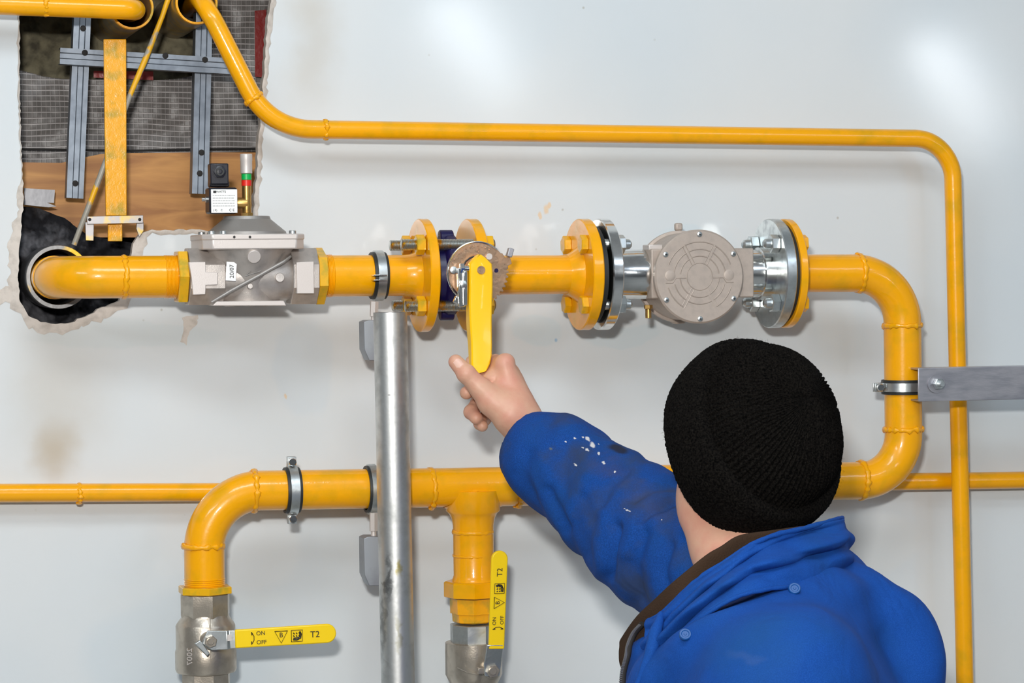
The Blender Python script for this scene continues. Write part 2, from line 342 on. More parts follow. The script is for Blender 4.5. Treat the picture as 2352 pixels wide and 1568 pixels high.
def fillet(pts, r, n=12):
    pts = [V(q) for q in pts]; out = [pts[0]]
    rs = r if hasattr(r, '__len__') else [r] * len(pts)
    for i in range(1, len(pts) - 1):
        a = (pts[i - 1] - pts[i]).normalized(); b = (pts[i + 1] - pts[i]).normalized()
        th = a.angle(b); k = rs[i] / math.tan(th / 2)
        p0 = pts[i] + a * k; c = pts[i] + (a + b).normalized() * (rs[i] / math.sin(th / 2))
        v0 = p0 - c; axis = a.cross(b).normalized(); tot = PI - th
        for j in range(n + 1): out.append(c + Matrix.Rotation(-tot * j / n, 3, axis) @ v0)
    out.append(pts[-1]); return out
def text_mesh(body, size, origin, xdir, ydir, m, parent, name='marking', extr=.0001, align='CENTER'):
    cu = bpy.data.curves.new('t', 'FONT'); cu.body = body; cu.size = size; cu.align_x = align; cu.align_y = 'CENTER'; cu.extrude = extr; cu.resolution_u = 3
    to = bpy.data.objects.new('t', cu); COL.objects.link(to); dg = bpy.context.evaluated_depsgraph_get(); dg.update()
    me = bpy.data.meshes.new_from_object(to.evaluated_get(dg)); xd = V(xdir).normalized(); yd = V(ydir).normalized(); zd = xd.cross(yd)
    vs = [V(origin) + xd * q.co.x + yd * q.co.y + zd * q.co.z for q in me.vertices]; fs = [tuple(p.vertices) for p in me.polygons]
    bpy.data.objects.remove(to); bpy.data.curves.remove(cu)
    return vs, fs

# ------------------------------------------------------------------ pipe helpers
def bead(c, ax, R, parent, r=.0022, nz=.0016, m=None):
    return MB().ring(c, ax, R, r, 64, 8, nz, sc_=1.5).build('weld_bead', m or M_yellow, parent, 80)
def thread(c, ax, R, length, n, parent, m=None):
    prof = []
    for i in range(n):
        t = length * i / n; prof += [(t, R - .0009), (t + length / n * .5, R + .0006)]
    prof.append((length, R - .0009)); return MB().lathe(c, ax, prof, 48).build('pipe_thread', m or M_yellow, parent, 60)
def AX(px, d=.13): return P(px, 636 - (px - 300) * 9 / 1630, d)
XA = (AX(1930) - AX(300)).normalized()
def on_axis(px, up=0, out=0): return AX(px) + V((0, 0, 1)) * up + V((0, -1, 0)) * out
R_P = .0300

# ================================================================== SETTING
def ring_outline():
    pts = [(640, -70), (618, 20), (612, 90), (606, 170), (601, 240), (595, 320), (590, 400), (584, 460), (576, 530), (520, 532), (440, 527), (380, 528), (340, 528), (322, 535), (308, 560), (298, 590),
           (288, 640), (275, 690), (235, 706), (205, 722), (170, 738), (130, 745), (95, 738), (66, 724), (47, 695), (42, 640), (43, 580), (49, 520), (54, 470), (52, 400), (48, 300), (46, 200), (45, 100), (44, 20), (42, -70)]
    out = []
    for i, p in enumerate(pts):
        q = pts[(i + 1) % len(pts)]; L_ = math.hypot(q[0] - p[0], q[1] - p[1]); n = max(1, int(L_ / 9))
        for j in range(n):
            t = j / n; out.append((p[0] + (q[0] - p[0]) * t + random.uniform(-2.0, 2.0), p[1] + (q[1] - p[1]) * t + random.uniform(-2.0, 2.0)))
    return out
hole_px = ring_outline(); hole = [P(x, y, 0) for x, y in hole_px]
WT = .02; X0, X1, Z1 = -5.2, 5.8, 3.4
bm = bmesh.new()
outer = [bm.verts.new((x, 0, z)) for x, z in ((X0, 0), (X1, 0), (X1, Z1), (X0, Z1))]
inner = [bm.verts.new(q) for q in hole]
ed = [bm.edges.new((outer[i], outer[(i + 1) % 4])) for i in range(4)] + [bm.edges.new((inner[i], inner[(i + 1) % len(inner)])) for i in range(len(inner))]
bmesh.ops.triangle_fill(bm, edges=ed, use_beauty=True)
ext = bmesh.ops.extrude_face_region(bm, geom=list(bm.faces))
bmesh.ops.translate(bm, verts=[g for g in ext['geom'] if isinstance(g, bmesh.types.BMVert)], vec=(0, WT, 0))
bmesh.ops.recalc_face_normals(bm, faces=bm.faces)
me = bpy.data.meshes.new('wall_back'); bm.to_mesh(me); bm.free()
me.materials.append(M_wall); me.materials.append(M_cream)
for p in me.polygons:
    if abs(p.normal.y) < .5 and -.7 < p.center.x < 0 and .5 < p.center.z < 3.2: p.material_index = 1
wall = bpy.data.objects.new('wall_back', me); COL.objects.link(wall); tag(wall, 'pale grey-white painted plasterboard wall with a ragged hole', 'wall', kind='structure'); ORG['wall_back'] = V((0, 0, 0))
# torn edge of the plasterboard round the hole
cxh, cyh = 300, 350
def torn():
    mb = MB(); n = len(hole_px); vs = []; ctr = None
    for i, (x, y) in enumerate(hole_px):
        a = hole_px[(i - 1) % n]; b = hole_px[(i + 1) % n]; tx, ty = b[0] - a[0], b[1] - a[1]; l = math.hypot(tx, ty) + 1e-6
        nx, ny = ty / l, -tx / l   # points away from the hole for this winding
        k = .5 + .5 * noise.noise(V((x * .03, y * .03, 3)))
        wd = 5 + 12 * k + random.uniform(-2.5, 2.5)
        if y > 500 and x < 300: wd = 10 + 26 * k + random.uniform(-4, 4)
        if 260 < x < 330 and 520 < y < 600: wd = 20 + 14 * k
        if x > 560: wd = 9 + 3 * k + random.uniform(-2.5, 2.5)
        if x < 60 and y < 420: wd = 2 + 9 * max(0, k - .3)
        o_ = P(x - nx * wd * SGN, y - ny * wd * SGN, .0004); i_ = P(x, y, .0030 + .0015 * k)
        m_ = P(x - nx * wd * .55 * SGN, y - ny * wd * .55 * SGN, .0032)
        e_ = V((i_.x, .012, i_.z))
        vs += [o_, m_, i_, e_]
    fs = []
    for i in range(n):
        j = (i + 1) % n
        for k in range(3): fs.append((i * 4 + k, j * 4 + k, j * 4 + k + 1, i * 4 + k + 1))
    return mb.add(vs, fs)
ar = sum(hole_px[i][0] * hole_px[(i + 1) % len(hole_px)][1] - hole_px[(i + 1) % len(hole_px)][0] * hole_px[i][1] for i in range(len(hole_px)))
SGN = -1 if ar > 0 else 1
torn().build('torn_edge', M_cream, wall, 60)
for pts in ([(418, 728), (456, 724), (452, 745), (436, 760), (428, 792), (416, 785), (422, 752)], [(-10, 668), (18, 655), (40, 640), (44, 700), (14, 692), (-10, 704)]):
    q = []
    for i, p in enumerate(pts):
        n2 = pts[(i + 1) % len(pts)]
        for j in range(4): q.append(P(p[0] + (n2[0] - p[0]) * j / 4 + random.uniform(-2, 2), p[1] + (n2[1] - p[1]) * j / 4 + random.uniform(-2, 2), .0008))
    MB().prism(q, (0, .002, 0)).build('plaster_scar', M_cream, wall)
def struct(name, c, sx, sy, sz, m, label):
    o = MB().box(c, sx, sy, sz).build(name, m); tag(o, label, 'room', kind='structure'); return o
YB = -14
struct('floor', ((X0 + X1) / 2, YB / 2, -.05), X1 - X0 + .4, -YB + .4, .1, M_floor, 'grey painted floor')
struct('ceiling', ((X0 + X1) / 2, YB / 2, Z1 + .05), X1 - X0 + .4, -YB + .4, .1, M_room, 'pale ceiling')
struct('wall_left', (X0 - .05, YB / 2, Z1 / 2), .1, -YB + .1, Z1, M_room, 'plain left wall')
struct('wall_right', (X1 + .05, YB / 2, Z1 / 2), .1, -YB + .1, Z1, M_room, 'plain right wall')
struct('wall_front', ((X0 + X1) / 2, YB - .05, Z1 / 2), X1 - X0, .1, Z1, M_room, 'plain wall behind the camera')
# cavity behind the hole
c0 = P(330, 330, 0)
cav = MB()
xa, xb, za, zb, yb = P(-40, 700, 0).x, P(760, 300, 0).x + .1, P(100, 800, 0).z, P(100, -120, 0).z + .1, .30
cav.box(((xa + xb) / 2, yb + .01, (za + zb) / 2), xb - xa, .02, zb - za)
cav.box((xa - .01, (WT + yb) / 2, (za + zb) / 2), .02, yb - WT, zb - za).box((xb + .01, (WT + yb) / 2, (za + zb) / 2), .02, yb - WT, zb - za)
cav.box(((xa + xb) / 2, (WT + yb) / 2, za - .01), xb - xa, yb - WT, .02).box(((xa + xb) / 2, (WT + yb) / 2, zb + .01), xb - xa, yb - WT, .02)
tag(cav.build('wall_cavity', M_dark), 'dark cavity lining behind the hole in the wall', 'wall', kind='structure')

def grid_sheet(px0, py0, px1, py1, d, nx, ny, amp, fr, edge=None, seed=0):
    vs = []
    for j in range(ny + 1):
        for i in range(nx + 1):
            x = px0 + (px1 - px0) * i / nx; y0 = py0 if edge is None else edge[0](x); y1 = py1 if edge is None else edge[1](x)
            y = y0 + (y1 - y0) * j / ny; p = P(x, y, d)
            k = noise.fractal(V((p.x * fr, p.z * fr, seed)), 1, 2, 5); vs.append(p + V((0, k * amp, 0)))
    W = nx + 1; return vs, [(j * W + i, j * W + i + 1, (j + 1) * W + i + 1, (j + 1) * W + i) for j in range(ny) for i in range(nx)]
def interp(x, tab):
    for (a, b), (c_, d_) in zip(tab, tab[1:]):
        if x <= c_: return b + (d_ - b) * max(0, (x - a)) / (c_ - a)
    return tab[-1][1]
vs, fs = grid_sheet(20, -60, 700, 260, -.215, 120, 60, .03, 14, seed=2)
tag(mesh_obj('mineral_wool', vs, fs, M_wool, None, 80), 'dark olive mineral wool packed in the top of the wall hole', 'insulation', kind='stuff')
vs, fs = grid_sheet(10, 0, 330, 800, -.10, 100, 70, .035, 22, edge=(lambda x: interp(x, [(0, 470), (90, 478), (150, 500), (200, 540), (330, 562)]), lambda x: 790), seed=5)
tag(mesh_obj('charred_insulation', vs, fs, M_soot, None, 80), 'sooty black insulation around the lower pipe sleeve', 'insulation', kind='stuff')
# film: two pieces
top = lambda x: interp(x, [(0, 150), (50, 162), (100, 175), (140, 181), (200, 182), (260, 181), (330, 186), (400, 182), (450, 172), (470, -60), (700, -60)])
bot = lambda x: interp(x, [(0, 380), (150, 378), (240, 360), (300, 352), (440, 352), (700, 345)])
vs, fs = grid_sheet(10, 0, 690, 0, -.165, 120, 60, .008, 9, edge=(top, bot), seed=8)
fo = mesh_obj('insulation_film', vs, fs, M_foil, None, 80); so = fo.modifiers.new('t', 'SOLIDIFY'); so.thickness = .001
tag(fo, 'grey translucent film with a white reinforcing grid inside the wall hole', 'film')
fold = MB().sweep([P(x, interp(x, [(0, 341), (150, 344), (300, 346), (450, 343), (620, 340)]), -.150) for x in range(20, 640, 20)], .0016, 8).build('fold', M_dark, fo, label='dark fold line across the film')
for pts, d in (([(585, 25), (612, 22), (604, 178), (586, 176)], -.150), ([(215, 163), (352, 164), (352, 184), (215, 178)], -.150)):
    mb = MB().prism([P(x, y, d) for x, y in pts], (0, .001, 0)); o = mb.build('adhesive_tape', M_redtape)
    tag(o, 'strip of red tape running down the film beside the right edge of the hole' if pts[0][0] > 500 else 'short strip of red tape behind the yellow upright bar', 'tape')
# board
bt = lambda x: interp(x, [(0, 372), (150, 374), (200, 360), (240, 352), (440, 350), (700, 350)])
bpts = [(10, bt(10))] + [(x, bt(x)) for x in range(50, 700, 30)] + [(700, 545), (10, 545)]
o = MB().prism([P(x, y, -.125) for x, y in bpts], (0, .02, 0)).build('wooden_board', M_wood); tag(o, 'orange-brown wooden board across the lower part of the wall hole', 'board')

# steel drywall rails
def rail(p0, p1, wpx, d, name, label, holes, depth=.027):
    a = P(*p0, d); b = P(*p1, d); ax = (b - a).normalized(); nrm = V((0, -1, 0)); u = ax.cross(nrm).normalized(); w_ = wpx * .62 / 1000
    prof = [(-.5, -depth), (-.5, 0), (-.22, 0), (-.16, -.0016), (.12, -.0016), (.18, 0), (.5, 0), (.5, -depth)]
    pts = [a + u * (x * w_) + nrm * y for x, y in prof]; th = [a + u * (x * w_ * .93) + nrm * (y - .0012) for x, y in prof]
    o = MB().prism(pts + th[::-1], b - a).build(name, M_rail); tag(o, label, 'rail', 'steel rails in the wall hole')
    for (hx, hy) in holes: MB().lathe(P(hx, hy, d + .0004), (0, 1, 0), [(0, .004), (.0003, .0045)], 16).build('hole', M_dark, o)
    return o
rail((193, -40), (172, 455), 40, -.055, 'steel_rail', 'left vertical steel rail behind the yellow upright bar', [(191, 65), (173, 421)])
rail((471, -40), (460, 445), 40, -.055, 'steel_rail', 'right vertical steel rail, ending behind the black valve coil', [(463, 350), (459, 398)])
rail((138, 128), (532, 152), 38, -.03, 'steel_rail', 'horizontal steel rail crossing both vertical ones', [(195, 121), (380, 128), (471, 137)], .022)
o = MB().prism([P(x, y, -.08) for x, y in ((55, 432), (126, 436), (124, 466), (57, 462))], (0, .01, 0)); o.prism([P(x, y, -.07) for x, y in ((55, 458), (100, 462), (130, 474), (112, 476), (55, 470))], (0, .01, 0))
tag(o.build('metal_offcut', M_sleeve_d), 'small grey metal bracket piece at the left edge of the wooden board', 'bracket')

# ================================================================== SLEEVES
def sleeve(pc, d, r, th, length, ring_mat, body_mat, label, name='pipe_sleeve'):
    c = P(*pc, d); t = thing(name, c + V((0, length, 0)), label, 'pipe sleeve', 'steel sleeves in the wall hole')
    MB().lathe(c, (0, 1, 0), [(0.002, r - .0005), (.004, r), (length, r), (length, r - th), (.004, r - th), (.002, r - th + .0003)], 56, caps=False).build('sleeve_tube', body_mat, t)
    MB().lathe(c, (0, 1, 0), [(.004, r - th - .0002), (0, r - th + .0004), (0, r - .0006), (.004, r + .0002)], 56, caps=False).build('rim', ring_mat, t)
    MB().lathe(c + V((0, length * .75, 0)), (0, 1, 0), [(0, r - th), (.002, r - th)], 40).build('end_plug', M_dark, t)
    return t
sleeve((303, 17), .03, .0320, .0038, .30, M_yellow2, M_sleeve, 'bare steel sleeve with yellow rim, taking the top left pipe')
sleeve((452, 7), .03, .0312, .0038, .30, M_yellow2, M_sleeve, 'bare steel sleeve with yellow rim, taking the pipe that bends down to the right')
sleeve((134, 636), .02, .0462, .0062, .12, M_ring, M_sleeve_d, 'large dark steel sleeve around the elbow at the lower left of the hole')

# ================================================================== SMALL PIPES
def small_pipe(path, r, label, beads, name='gas_pipe', m=None, seg=28):
    t = thing(name, path[-1], label, 'gas pipe')
    MB().sweep(path, r, seg, nz=.0004, nf=30).build('pipe', m or M_yellow, t, 80)
    for c, ax in beads: bead(c, ax, r, t, .0018, .0022)
    return t
R_S = .0138
# upper pipe: out of the sleeve, bend, along the wall, down on the right
a0 = P(440, 20, -.20); a1 = P(478, 10, .055); a2 = P(590, 262, .072); a3 = P(2187, 319, .07); a4 = P(2220, 1640, .07)
pth = [P(418, 35, -.20), P(432, 8, .02)] 
corner1 = P(470, -8, .062)
c2 = P(586, 228, .068); c2b = P(640, 290, .07); s3 = P(2187, 319, .07)
path = fillet([P(432, 22, -.22), P(462, -6, .064), P(597, 242, .07)], [0, .045, 0], 10)[:-1]
path2 = fillet([P(480, 30, .066), P(618, 296, .07), P(2187, 319, .07), P(2218, 1640, .07)], [0, .105, .065, 0], 18); path2.append(V((path2[-1].x + .012, path2[-1].y, .25)))
path = path + path2[1:]
def nearest(path, q): return min(range(1, len(path) - 1), key=lambda i: (path[i] - q).length)
b1 = P(583, 226, .07); b2 = P(747, 297, .07)
i1 = nearest(path, b1); i2 = nearest(path, b2)
small_pipe(path, R_S, 'thin yellow pipe bending from the hole along the top and down the right side', [(b1, path[i1 + 1] - path[i1 - 1]), (b2, XA), ])
small_pipe(fillet([P(-2400, -130, .07), P(-60, 8, .07), P(312, 22, .07), P(290, 32, -.2)], [0, .02, .02, 0], 8), .0148, 'yellow pipe entering the top left sleeve', [(P(104, 12, .07), XA)])
pb = [P(-2400, 1160, .031), P(-60, 1132, .031), P(600, 1129.5, .031), P(1200, 1118, .031), P(2420, 1101, .031), P(5200, 1050, .031)]
small_pipe(pb, .0136, 'thin yellow pipe running low along the wall behind the thick piping', [(P(182, 1133, .031), XA)])

# yellow upright bar with its bracket, and the thin rod
t = thing('support_bar', P(266, 500, .03), 'flat yellow painted steel bar standing upright in the wall hole', 'support bar')
a, b = [P(238, 90, .012), P(290, 90, .012), P(291, 495, .012), P(243, 495, .012)], None
MB().prism(a, (0, .006, 0)).build('bar', M_yellow2, t, bevel=.001)
MB().prism([P(248, 470, .006), P(281, 470, .006), P(281, 554, .006), P(248, 554, .006)], (0, .005, 0)).build('bar_foot', M_yellow2, t, bevel=.0008, label='narrower foot of the bar, half bare metal')
t = thing('mounting_bracket', P(264, 552, .02), 'grey metal angle bracket with two prongs across the foot of the yellow bar', 'bracket')
yb_ = mat('bracket_zinc_yellow', (.42, .40, .40), .4, .6, noise_col=(.75, .5, .03), nscale=30, nlo=.5, nhi=.62)
MB().prism([P(200, 497, .021), P(329, 494, .021), P(329, 512, .021), P(200, 515, .021)], (0, .004, 0)).build('plate', yb_, t, bevel=.0006)
MB().prism([P(196, 510, .016), P(216, 510, .016), P(215, 553, .016), P(197, 552, .016)], (0, .004, 0)).build('prong', yb_, t, bevel=.0006)
MB().prism([P(314, 510, .012), P(330, 510, .012), P(330, 530, .012), P(320, 545, .012), P(313, 525, .012)], (0, .004, 0)).build('prong', yb_, t, bevel=.0006)
for hx in (206, 321): MB().lathe(P(hx, 504, .0214), (0, 1, 0), [(0, .002), (.0003, .0024)], 14).build('hole', M_dark, t)
rodm = mat('scraped_yellow_rod', (.80, .42, .01), .4, noise_col=(.34, .32, .27), nscale=28, nlo=.44, nhi=.49, bump=.5)
o = MB().sweep([P(392, -20, -.02), P(372, 40, -.016), P(332, 140, -.008), P(300, 215, .0), P(238, 385, .002), P(170, 562, -.012)], .0042, 10, nz=.001, nf=60).build('steel_rod', rodm, None, 60)
tag(o, 'thin diagonal rod in flaking yellow paint passing behind the upright bar', 'rod')

# ================================================================== MAIN LINE, left pipe
def lock_nut(px, tpx, R, parent, m=None, phase=0):
    c = AX(px); h = (AX(px + tpx) - c).length
    return MB().hexp(c, XA, R, h, phase=phase, bev=.05).build('lock_nut', m or M_ynut, parent, 25)
def flange(c, ax, th, parent, m, R=.0825, name='flange', bore=.031):
    return MB().lathe(c, ax, [(0, bore), (0, R - .0015), (.0015, R), (th - .0015, R), (th, R - .0015), (th, bore)], 88, caps=True).build(name, m, parent, 30)
t = thing('gas_pipe', AX(136, .0), 'thick yellow elbow pipe curving out of the large dark sleeve to the cast valve', 'gas pipe')
x0 = AX(137); e0 = V((x0.x, .06, x0.z)); cn = AX(137)
pa = fillet([e0, cn, AX(404)], [0, .062, 0], 16)
MB().sweep(pa, R_P, 44, nz=.0004, nf=30).build('pipe', M_yellow, t, 80)
bead(AX(285), XA, R_P, t, .0022, .0018)
bead(V((x0.x, -.058, x0.z)), (0, 1, 0), R_P, t, .0012, .0006)
thread(AX(376), XA, R_P + .0004, (AX(404) - AX(376)).length, 9, t)
lock_nut(404, 23, .0415, t, phase=.0)

# ------------------------------------------------------------------ solenoid valve
t = thing('gas_valve', AX(570) + V((0, 0, -.04)), 'grey cast aluminium solenoid gas valve with a brass stem and black coil', 'gas valve')
u_ = V((0, 0, 1)); n_ = V((0, -1, 0))
bd = MB()
xl = AX(428); xr = AX(722); Lb = (xr - xl).length; mid = (xl + xr) / 2
# hexagonal-ish ends (octagon) and rounded belly
seg8 = 8
def octo(c, r, h): bd.lathe(c, XA, [(0, r - .001), (.001, r), (h - .001, r), (h, r - .001)], 8, phase=PI / 8)
octo(xl, .0435, .050); octo(xr - XA * .038, .0435, .038)
bd.lathe(xl + XA * .034, XA, [(0, .028), (.006, .037), (.03, .040), (.06, .041), (.085, .040), (.108, .036), (.125, .028)], 48)
# lower boss and upper neck
bd.lathe(mid - XA * .004 - u_ * .0425, (0, 0, 1), [(0, .034), (.004, .036), (.02, .037), (.045, .044), (.07, .060), (.082, .066)], 56)
body = bd.build('valve_body', M_alu, t, 30)
# dark rib: shading of the bulge's diagonal edge put into its colour; base pad
rb = MB().sweep([P(486, 694, .169), P(530, 668, .1715), P(600, 630, .173), P(650, 602, .173), P(668, 588, .172)], [.0022, .003, .003, .003, .002], 10)
rb.build('rib', M_alu_dark, t)
rb = MB().prism([P(488, 702, .176), P(498, 692, .176), P(652, 690, .176), P(658, 702, .176)], (0, .045, 0)); rb.build('base_pad', M_aluflat, t, bevel=.001)
# flat pads with markings
d_ = .174
pd = MB().prism([P(x, y, d_) for x, y in ((434, 602), (472, 601), (473, 624), (500, 625), (500, 654), (473, 655), (472, 676), (443, 677), (440, 640))], (0, .014, 0)).build('flat_pad', M_aluflat, t, bevel=.0008)
pd2 = MB().prism([P(x, y, d_) for x, y in ((681, 602), (721, 600), (722, 674), (682, 674))], (0, .014, 0)).build('flat_pad', M_aluflat, t, bevel=.0008)
for (px, py, r) in ((584, 590, .0094), (643, 637, .0066), (575, 657, .004)):
    MB().lathe(P(px, py, .1945 if py < 620 else .1735), (0, 1, .35 if py < 620 else -.12), [(0, r - .0006), (.0005, r), (.012, r)], 28).build('boss', M_aluflat if r > .009 else M_alu, t)
# sticker
s0 = P(531, 623, .1775); Rz = Matrix.Rotation(math.radians(4), 3, 'Y')
MB().box(s0, .0145, .0006, .0265, Rz).build('sticker', M_white, t)
stv, stf = text_mesh('20/07', .0085, s0 + V((.001, -.0006, 0)), (0, 0, 1), (-1, 0, 0), M_ink, t); MB().add(stv, stf).build('sticker_print', M_ink, t)
vv = MB()
for a_, b_ in (((567, 612), (576, 622)), ((576, 622), (563, 634)), ((563, 634), (600, 622))):
    vv.sweep([P(*a_, .1775), P(*b_, .1768)], .0006, 6)
vv.build('cast_mark', M_alu_dark, t)
# bonnet flange (two stacked octagonal plates) and dome
def plate8(zc, hz, w, dp, m, nm, ch=.013):
    c = AX(568) ; c = V((c.x, c.y, zc))
    o = [(-w, -dp + ch), (-w + ch, -dp), (w - ch, -dp), (w, -dp + ch), (w, dp - ch), (w - ch, dp), (-w + ch, dp), (-w, dp - ch)]
    return MB().prism([c + V((x, y, -hz / 2)) for x, y in o], (0, 0, hz)).build(nm, m, t, bevel=.0018)
z1 = P(568, 560, .19).z; z2 = P(568, 544, .19).z
plate8(z1, .0150, .0725, .066, M_aluflat, 'lower_flange'); plate8(z2, .0085, .0735, .067, M_aluflat, 'cover_flange')
cb = AX(568); cb = V((cb.x, cb.y, z2 + .004))
MB().lathe(cb, (0, 0, 1), [(0, .057), (.004, .056), (.022, .0345), (.0262, .033), (.0266, .032)], 16, phase=PI / 16).build('bonnet', M_alu_dark, t, 30)
for (sx, sy) in ((-.058, -.045), (.058, -.045), (-.058, .045), (.058, .045), (-.043, -.057)):
    s = MB().cyl(cb + V((sx, sy, 0)), (0, 0, 1), .0052, .005, 20); s.build('screw', M_zinc, t)
for px in (538, 574): MB().cyl(P(px, 544, .1975), (0, -1, 0), .0018, .001, 12).build('grub_screw', M_ink, t)
# brass stem
zs = cb.z + .0262; bs = V((cb.x + .0005, cb.y, zs))
MB().hexp(bs, (0, 0, 1), .0088, .0055).build('brass_nut', M_brass, t)
br = MB().lathe(bs + u_ * .005, (0, 0, 1), [(0, .0062), (.002, .0066), (.046, .0066), (.046, .0066)], 28)
br.lathe(bs + u_ * .019 - XA * .019, XA, [(0, .0072), (.001, .0078), (.019, .0078), (.020, .007)], 28).hexp(bs + u_ * .019 - XA * .022, XA, .0075, .004)
br.build('brass_stem', M_brass, t)
st = bs + u_ * .0435
MB().cyl(st, (0, 0, 1), .0072, .0085, 28, .0004).build('indicator_band', M_red, t, label='red band'); MB().cyl(st + u_ * .0086, (0, 0, 1), .0072, .0085, 28, .0004).build('indicator_band', M_green, t, label='green band')
cp = MB().lathe(st + u_ * .0172, (0, 0, 1), [(0, .0066), (.001, .0085), (.018, .0085), (.019, .0088), (.0275, .0088), (.0285, .008)], 40).build('cap', M_aluflat, t, label='knurled silver cap')
# coil with label, connector
co = thing('x', (0, 0, 0), None, None); bpy.data.objects.remove(co)
cc = P(508, 461, .13); wc, hc = .040, .037
coil = MB().box(cc, wc, .040, hc).build('coil', M_black, t, bevel=.003)
lab = MB().box(cc + V((.001, -.0206, -.001)), .0375, .0008, .0335).build('rating_label', M_white, coil, bevel=.002)
lm = MB(); lo = cc + V((.001, -.0214, -.001))
for (txt, sz, dx, dz) in (('C E', .0052, .0105, -.0130), ('(', .004, -.0155, -.013), ('R)', .0038, -.012, -.013), ('C', .0042, -.004, -.013)):
    v_, f_ = text_mesh(txt, sz, lo + V((dx, 0, dz)), (1, 0, 0), (0, 0, 1), M_ink, coil); lm.add(v_, f_)
lm.build('approval_marks', M_ink, coil)
bw = MB(); v_, f_ = text_mesh('WATTS', .0042, lo + V((-.0045, 0, .0132)), (1, 0, 0), (0, 0, 1), M_ink, coil); bw.add(v_, f_); bw.box(lo + V((-.0135, 0, .0132)), .0042, .0002, .0034)
bw.build('brand_print', M_ink, coil)
lg = MB()
random.seed(3)
for r_ in range(5):
    x = -.0165
    while x < .014:
        wd = random.uniform(.0015, .004); lg.box(lo + V((x + wd / 2, 0, .008 - r_ * .0037)), wd, .0002, .0007); x += wd + .0008
lg.build('label_lines', M_inkg, coil)
bn = MB().cyl(P(472, 458, .13), XA, .0042, .006, 20); bn.cyl(P(463, 458, .13), XA, .0028, .006, 16); bn.build('coil_nut', M_chrome, t)
cn_ = P(501, 400, .134)
con = MB().box(cn_, .0262, .026, .030).box(cn_ + V((.001, .004, -.014)), .028, .022, .008).build('connector', M_black, t, bevel=.0018)
MB().hexp(cn_ + V((0, -.0125, .003)), (0, -1, 0), .0092, .005, bev=.1).build('cable_gland', M_black, con)
MB().lathe(cn_ + V((0, -.0172, .003)), (0, -1, 0), [(0, .0062), (.0012, .0058), (.0012, .0036), (-.002, .0034)], 24, caps=False).build('gland_ring', M_rubber, con)
MB().cyl(cn_ + V((0, -.0172, .003)), (0, -1, 0), .0022, .0006, 16).build('gland_screw', M_black, con)

# ------------------------------------------------------------------ pipe with flange A
t = thing('gas_pipe', AX(850) + V((0, 0, -.03)), 'short thick yellow pipe from the cast valve to the butterfly valve, ending in a flange', 'gas pipe')
MB().sweep([AX(722), AX(962)], R_P, 44, nz=.0003, nf=30).build('pipe', M_yellow, t, 80)
MB().lathe(AX(925), XA, [(0, R_P), (.012, R_P + .001), (.022, .036), (.026, .040)], 44, caps=False).build('flange_hub', M_yellow, t)
lock_nut(722, 22, .0415, t, phase=.35)
thread(AX(746), XA, R_P + .0004, (AX(762) - AX(746)).length, 5, t)
TH = (AX(982) - AX(960)).length
flange(AX(960), XA, TH, t, M_yellow)
# pipe between the butterfly valve and the meter
t = thing('gas_pipe', AX(1210) + V((0, 0, -.03)), 'thick yellow pipe flanged at both ends between the butterfly valve and the round meter', 'gas pipe')
MB().sweep([AX(1080), AX(1340)], R_P - .001, 44, nz=.0003, nf=30).build('pipe', M_yellow, t, 80)
MB().lathe(AX(1348), -XA, [(0, .045), (.012, .043), (.024, .034), (.032, R_P - .001)], 44, caps=False).build('flange_hub', M_yellow, t)
MB().lathe(AX(1082), XA, [(0, .045), (.022, .034), (.032, R_P - .001)], 44, caps=False).build('flange_hub', M_yellow, t)
flange(AX(1070), XA, .016, t, M_yellow); flange(AX(1327), XA, .0165, t, M_yellow)

# ------------------------------------------------------------------ butterfly valve
ctr = AX(1029); bx = AX(1012)
t = thing('butterfly_valve', ctr + V((0, 0, -.06)), 'navy butterfly valve with a bright toothed plate and a long yellow lever', 'valve')
vb = MB().lathe(AX(986), XA, [(0, .038), (0, .050), (.014, .052), (.018, .060), (.022, .062), (.032, .062), (.036, .058), (.040, .052), (.050, .050), (.050, .038)], 64)
for sg in (1, -1): vb.cyl(on_axis(1005, sg * .055, .012), XA, .011, .02, 20)
vb.build('valve_body', M_navy, t, 40)
neck = MB().cyl(V((ctr.x, ctr.y - .045, ctr.z)), (0, -1, 0), .0125, .115, 28).box(V((ctr.x, -.292, ctr.z + .001)), .046, .006, .046)
neck.build('neck', M_navy, t, 40)
# toothed plate
pc = P(1096, 626, .305); RP_ = .0435
out = []
for k in range(160):
    a = 2 * PI * k / 160; dg = math.degrees(a)   # 0 = right, 90 = up
    r = RP_
    if dg > 325 or dg < 5: r = RP_ - .0012 + .0034 * (1 if (k % 4) < 2 else 0)
    if 290 < dg <= 325: r = RP_ - .001 + .0034 * (1 if (k % 4) < 2 else 0)
    if 5 <= dg < 38: r = RP_ + (.0085 if 12 <= dg < 26 else .002)
    if 190 < dg < 255: r = RP_ - .004 * math.sin((dg - 190) / 65 * PI)
    if 255 <= dg < 290: r = RP_ - .012
    out.append(pc + V((math.cos(a) * r, 0, math.sin(a) * r)))
MB().prism(out, (0, .0035, 0)).build('toothed_plate', M_plate, t, bevel=.0004)
rim = MB()
MB().sweep([pc + V((math.cos(math.radians(a)) * (RP_ - .0006), -.0006, math.sin(math.radians(a)) * (RP_ - .0006))) for a in range(48, 230, 4)], .0013, 8).build('plate_rim', M_chrome, t)
nb = MB()
for a in range(60, 190, 9):
    q = pc + V((math.cos(math.radians(a)) * (RP_ - .0065), -.0006, math.sin(math.radians(a)) * (RP_ - .0065))); nb.cyl(q, (0, -1, 0), .0013, .0008, 8)
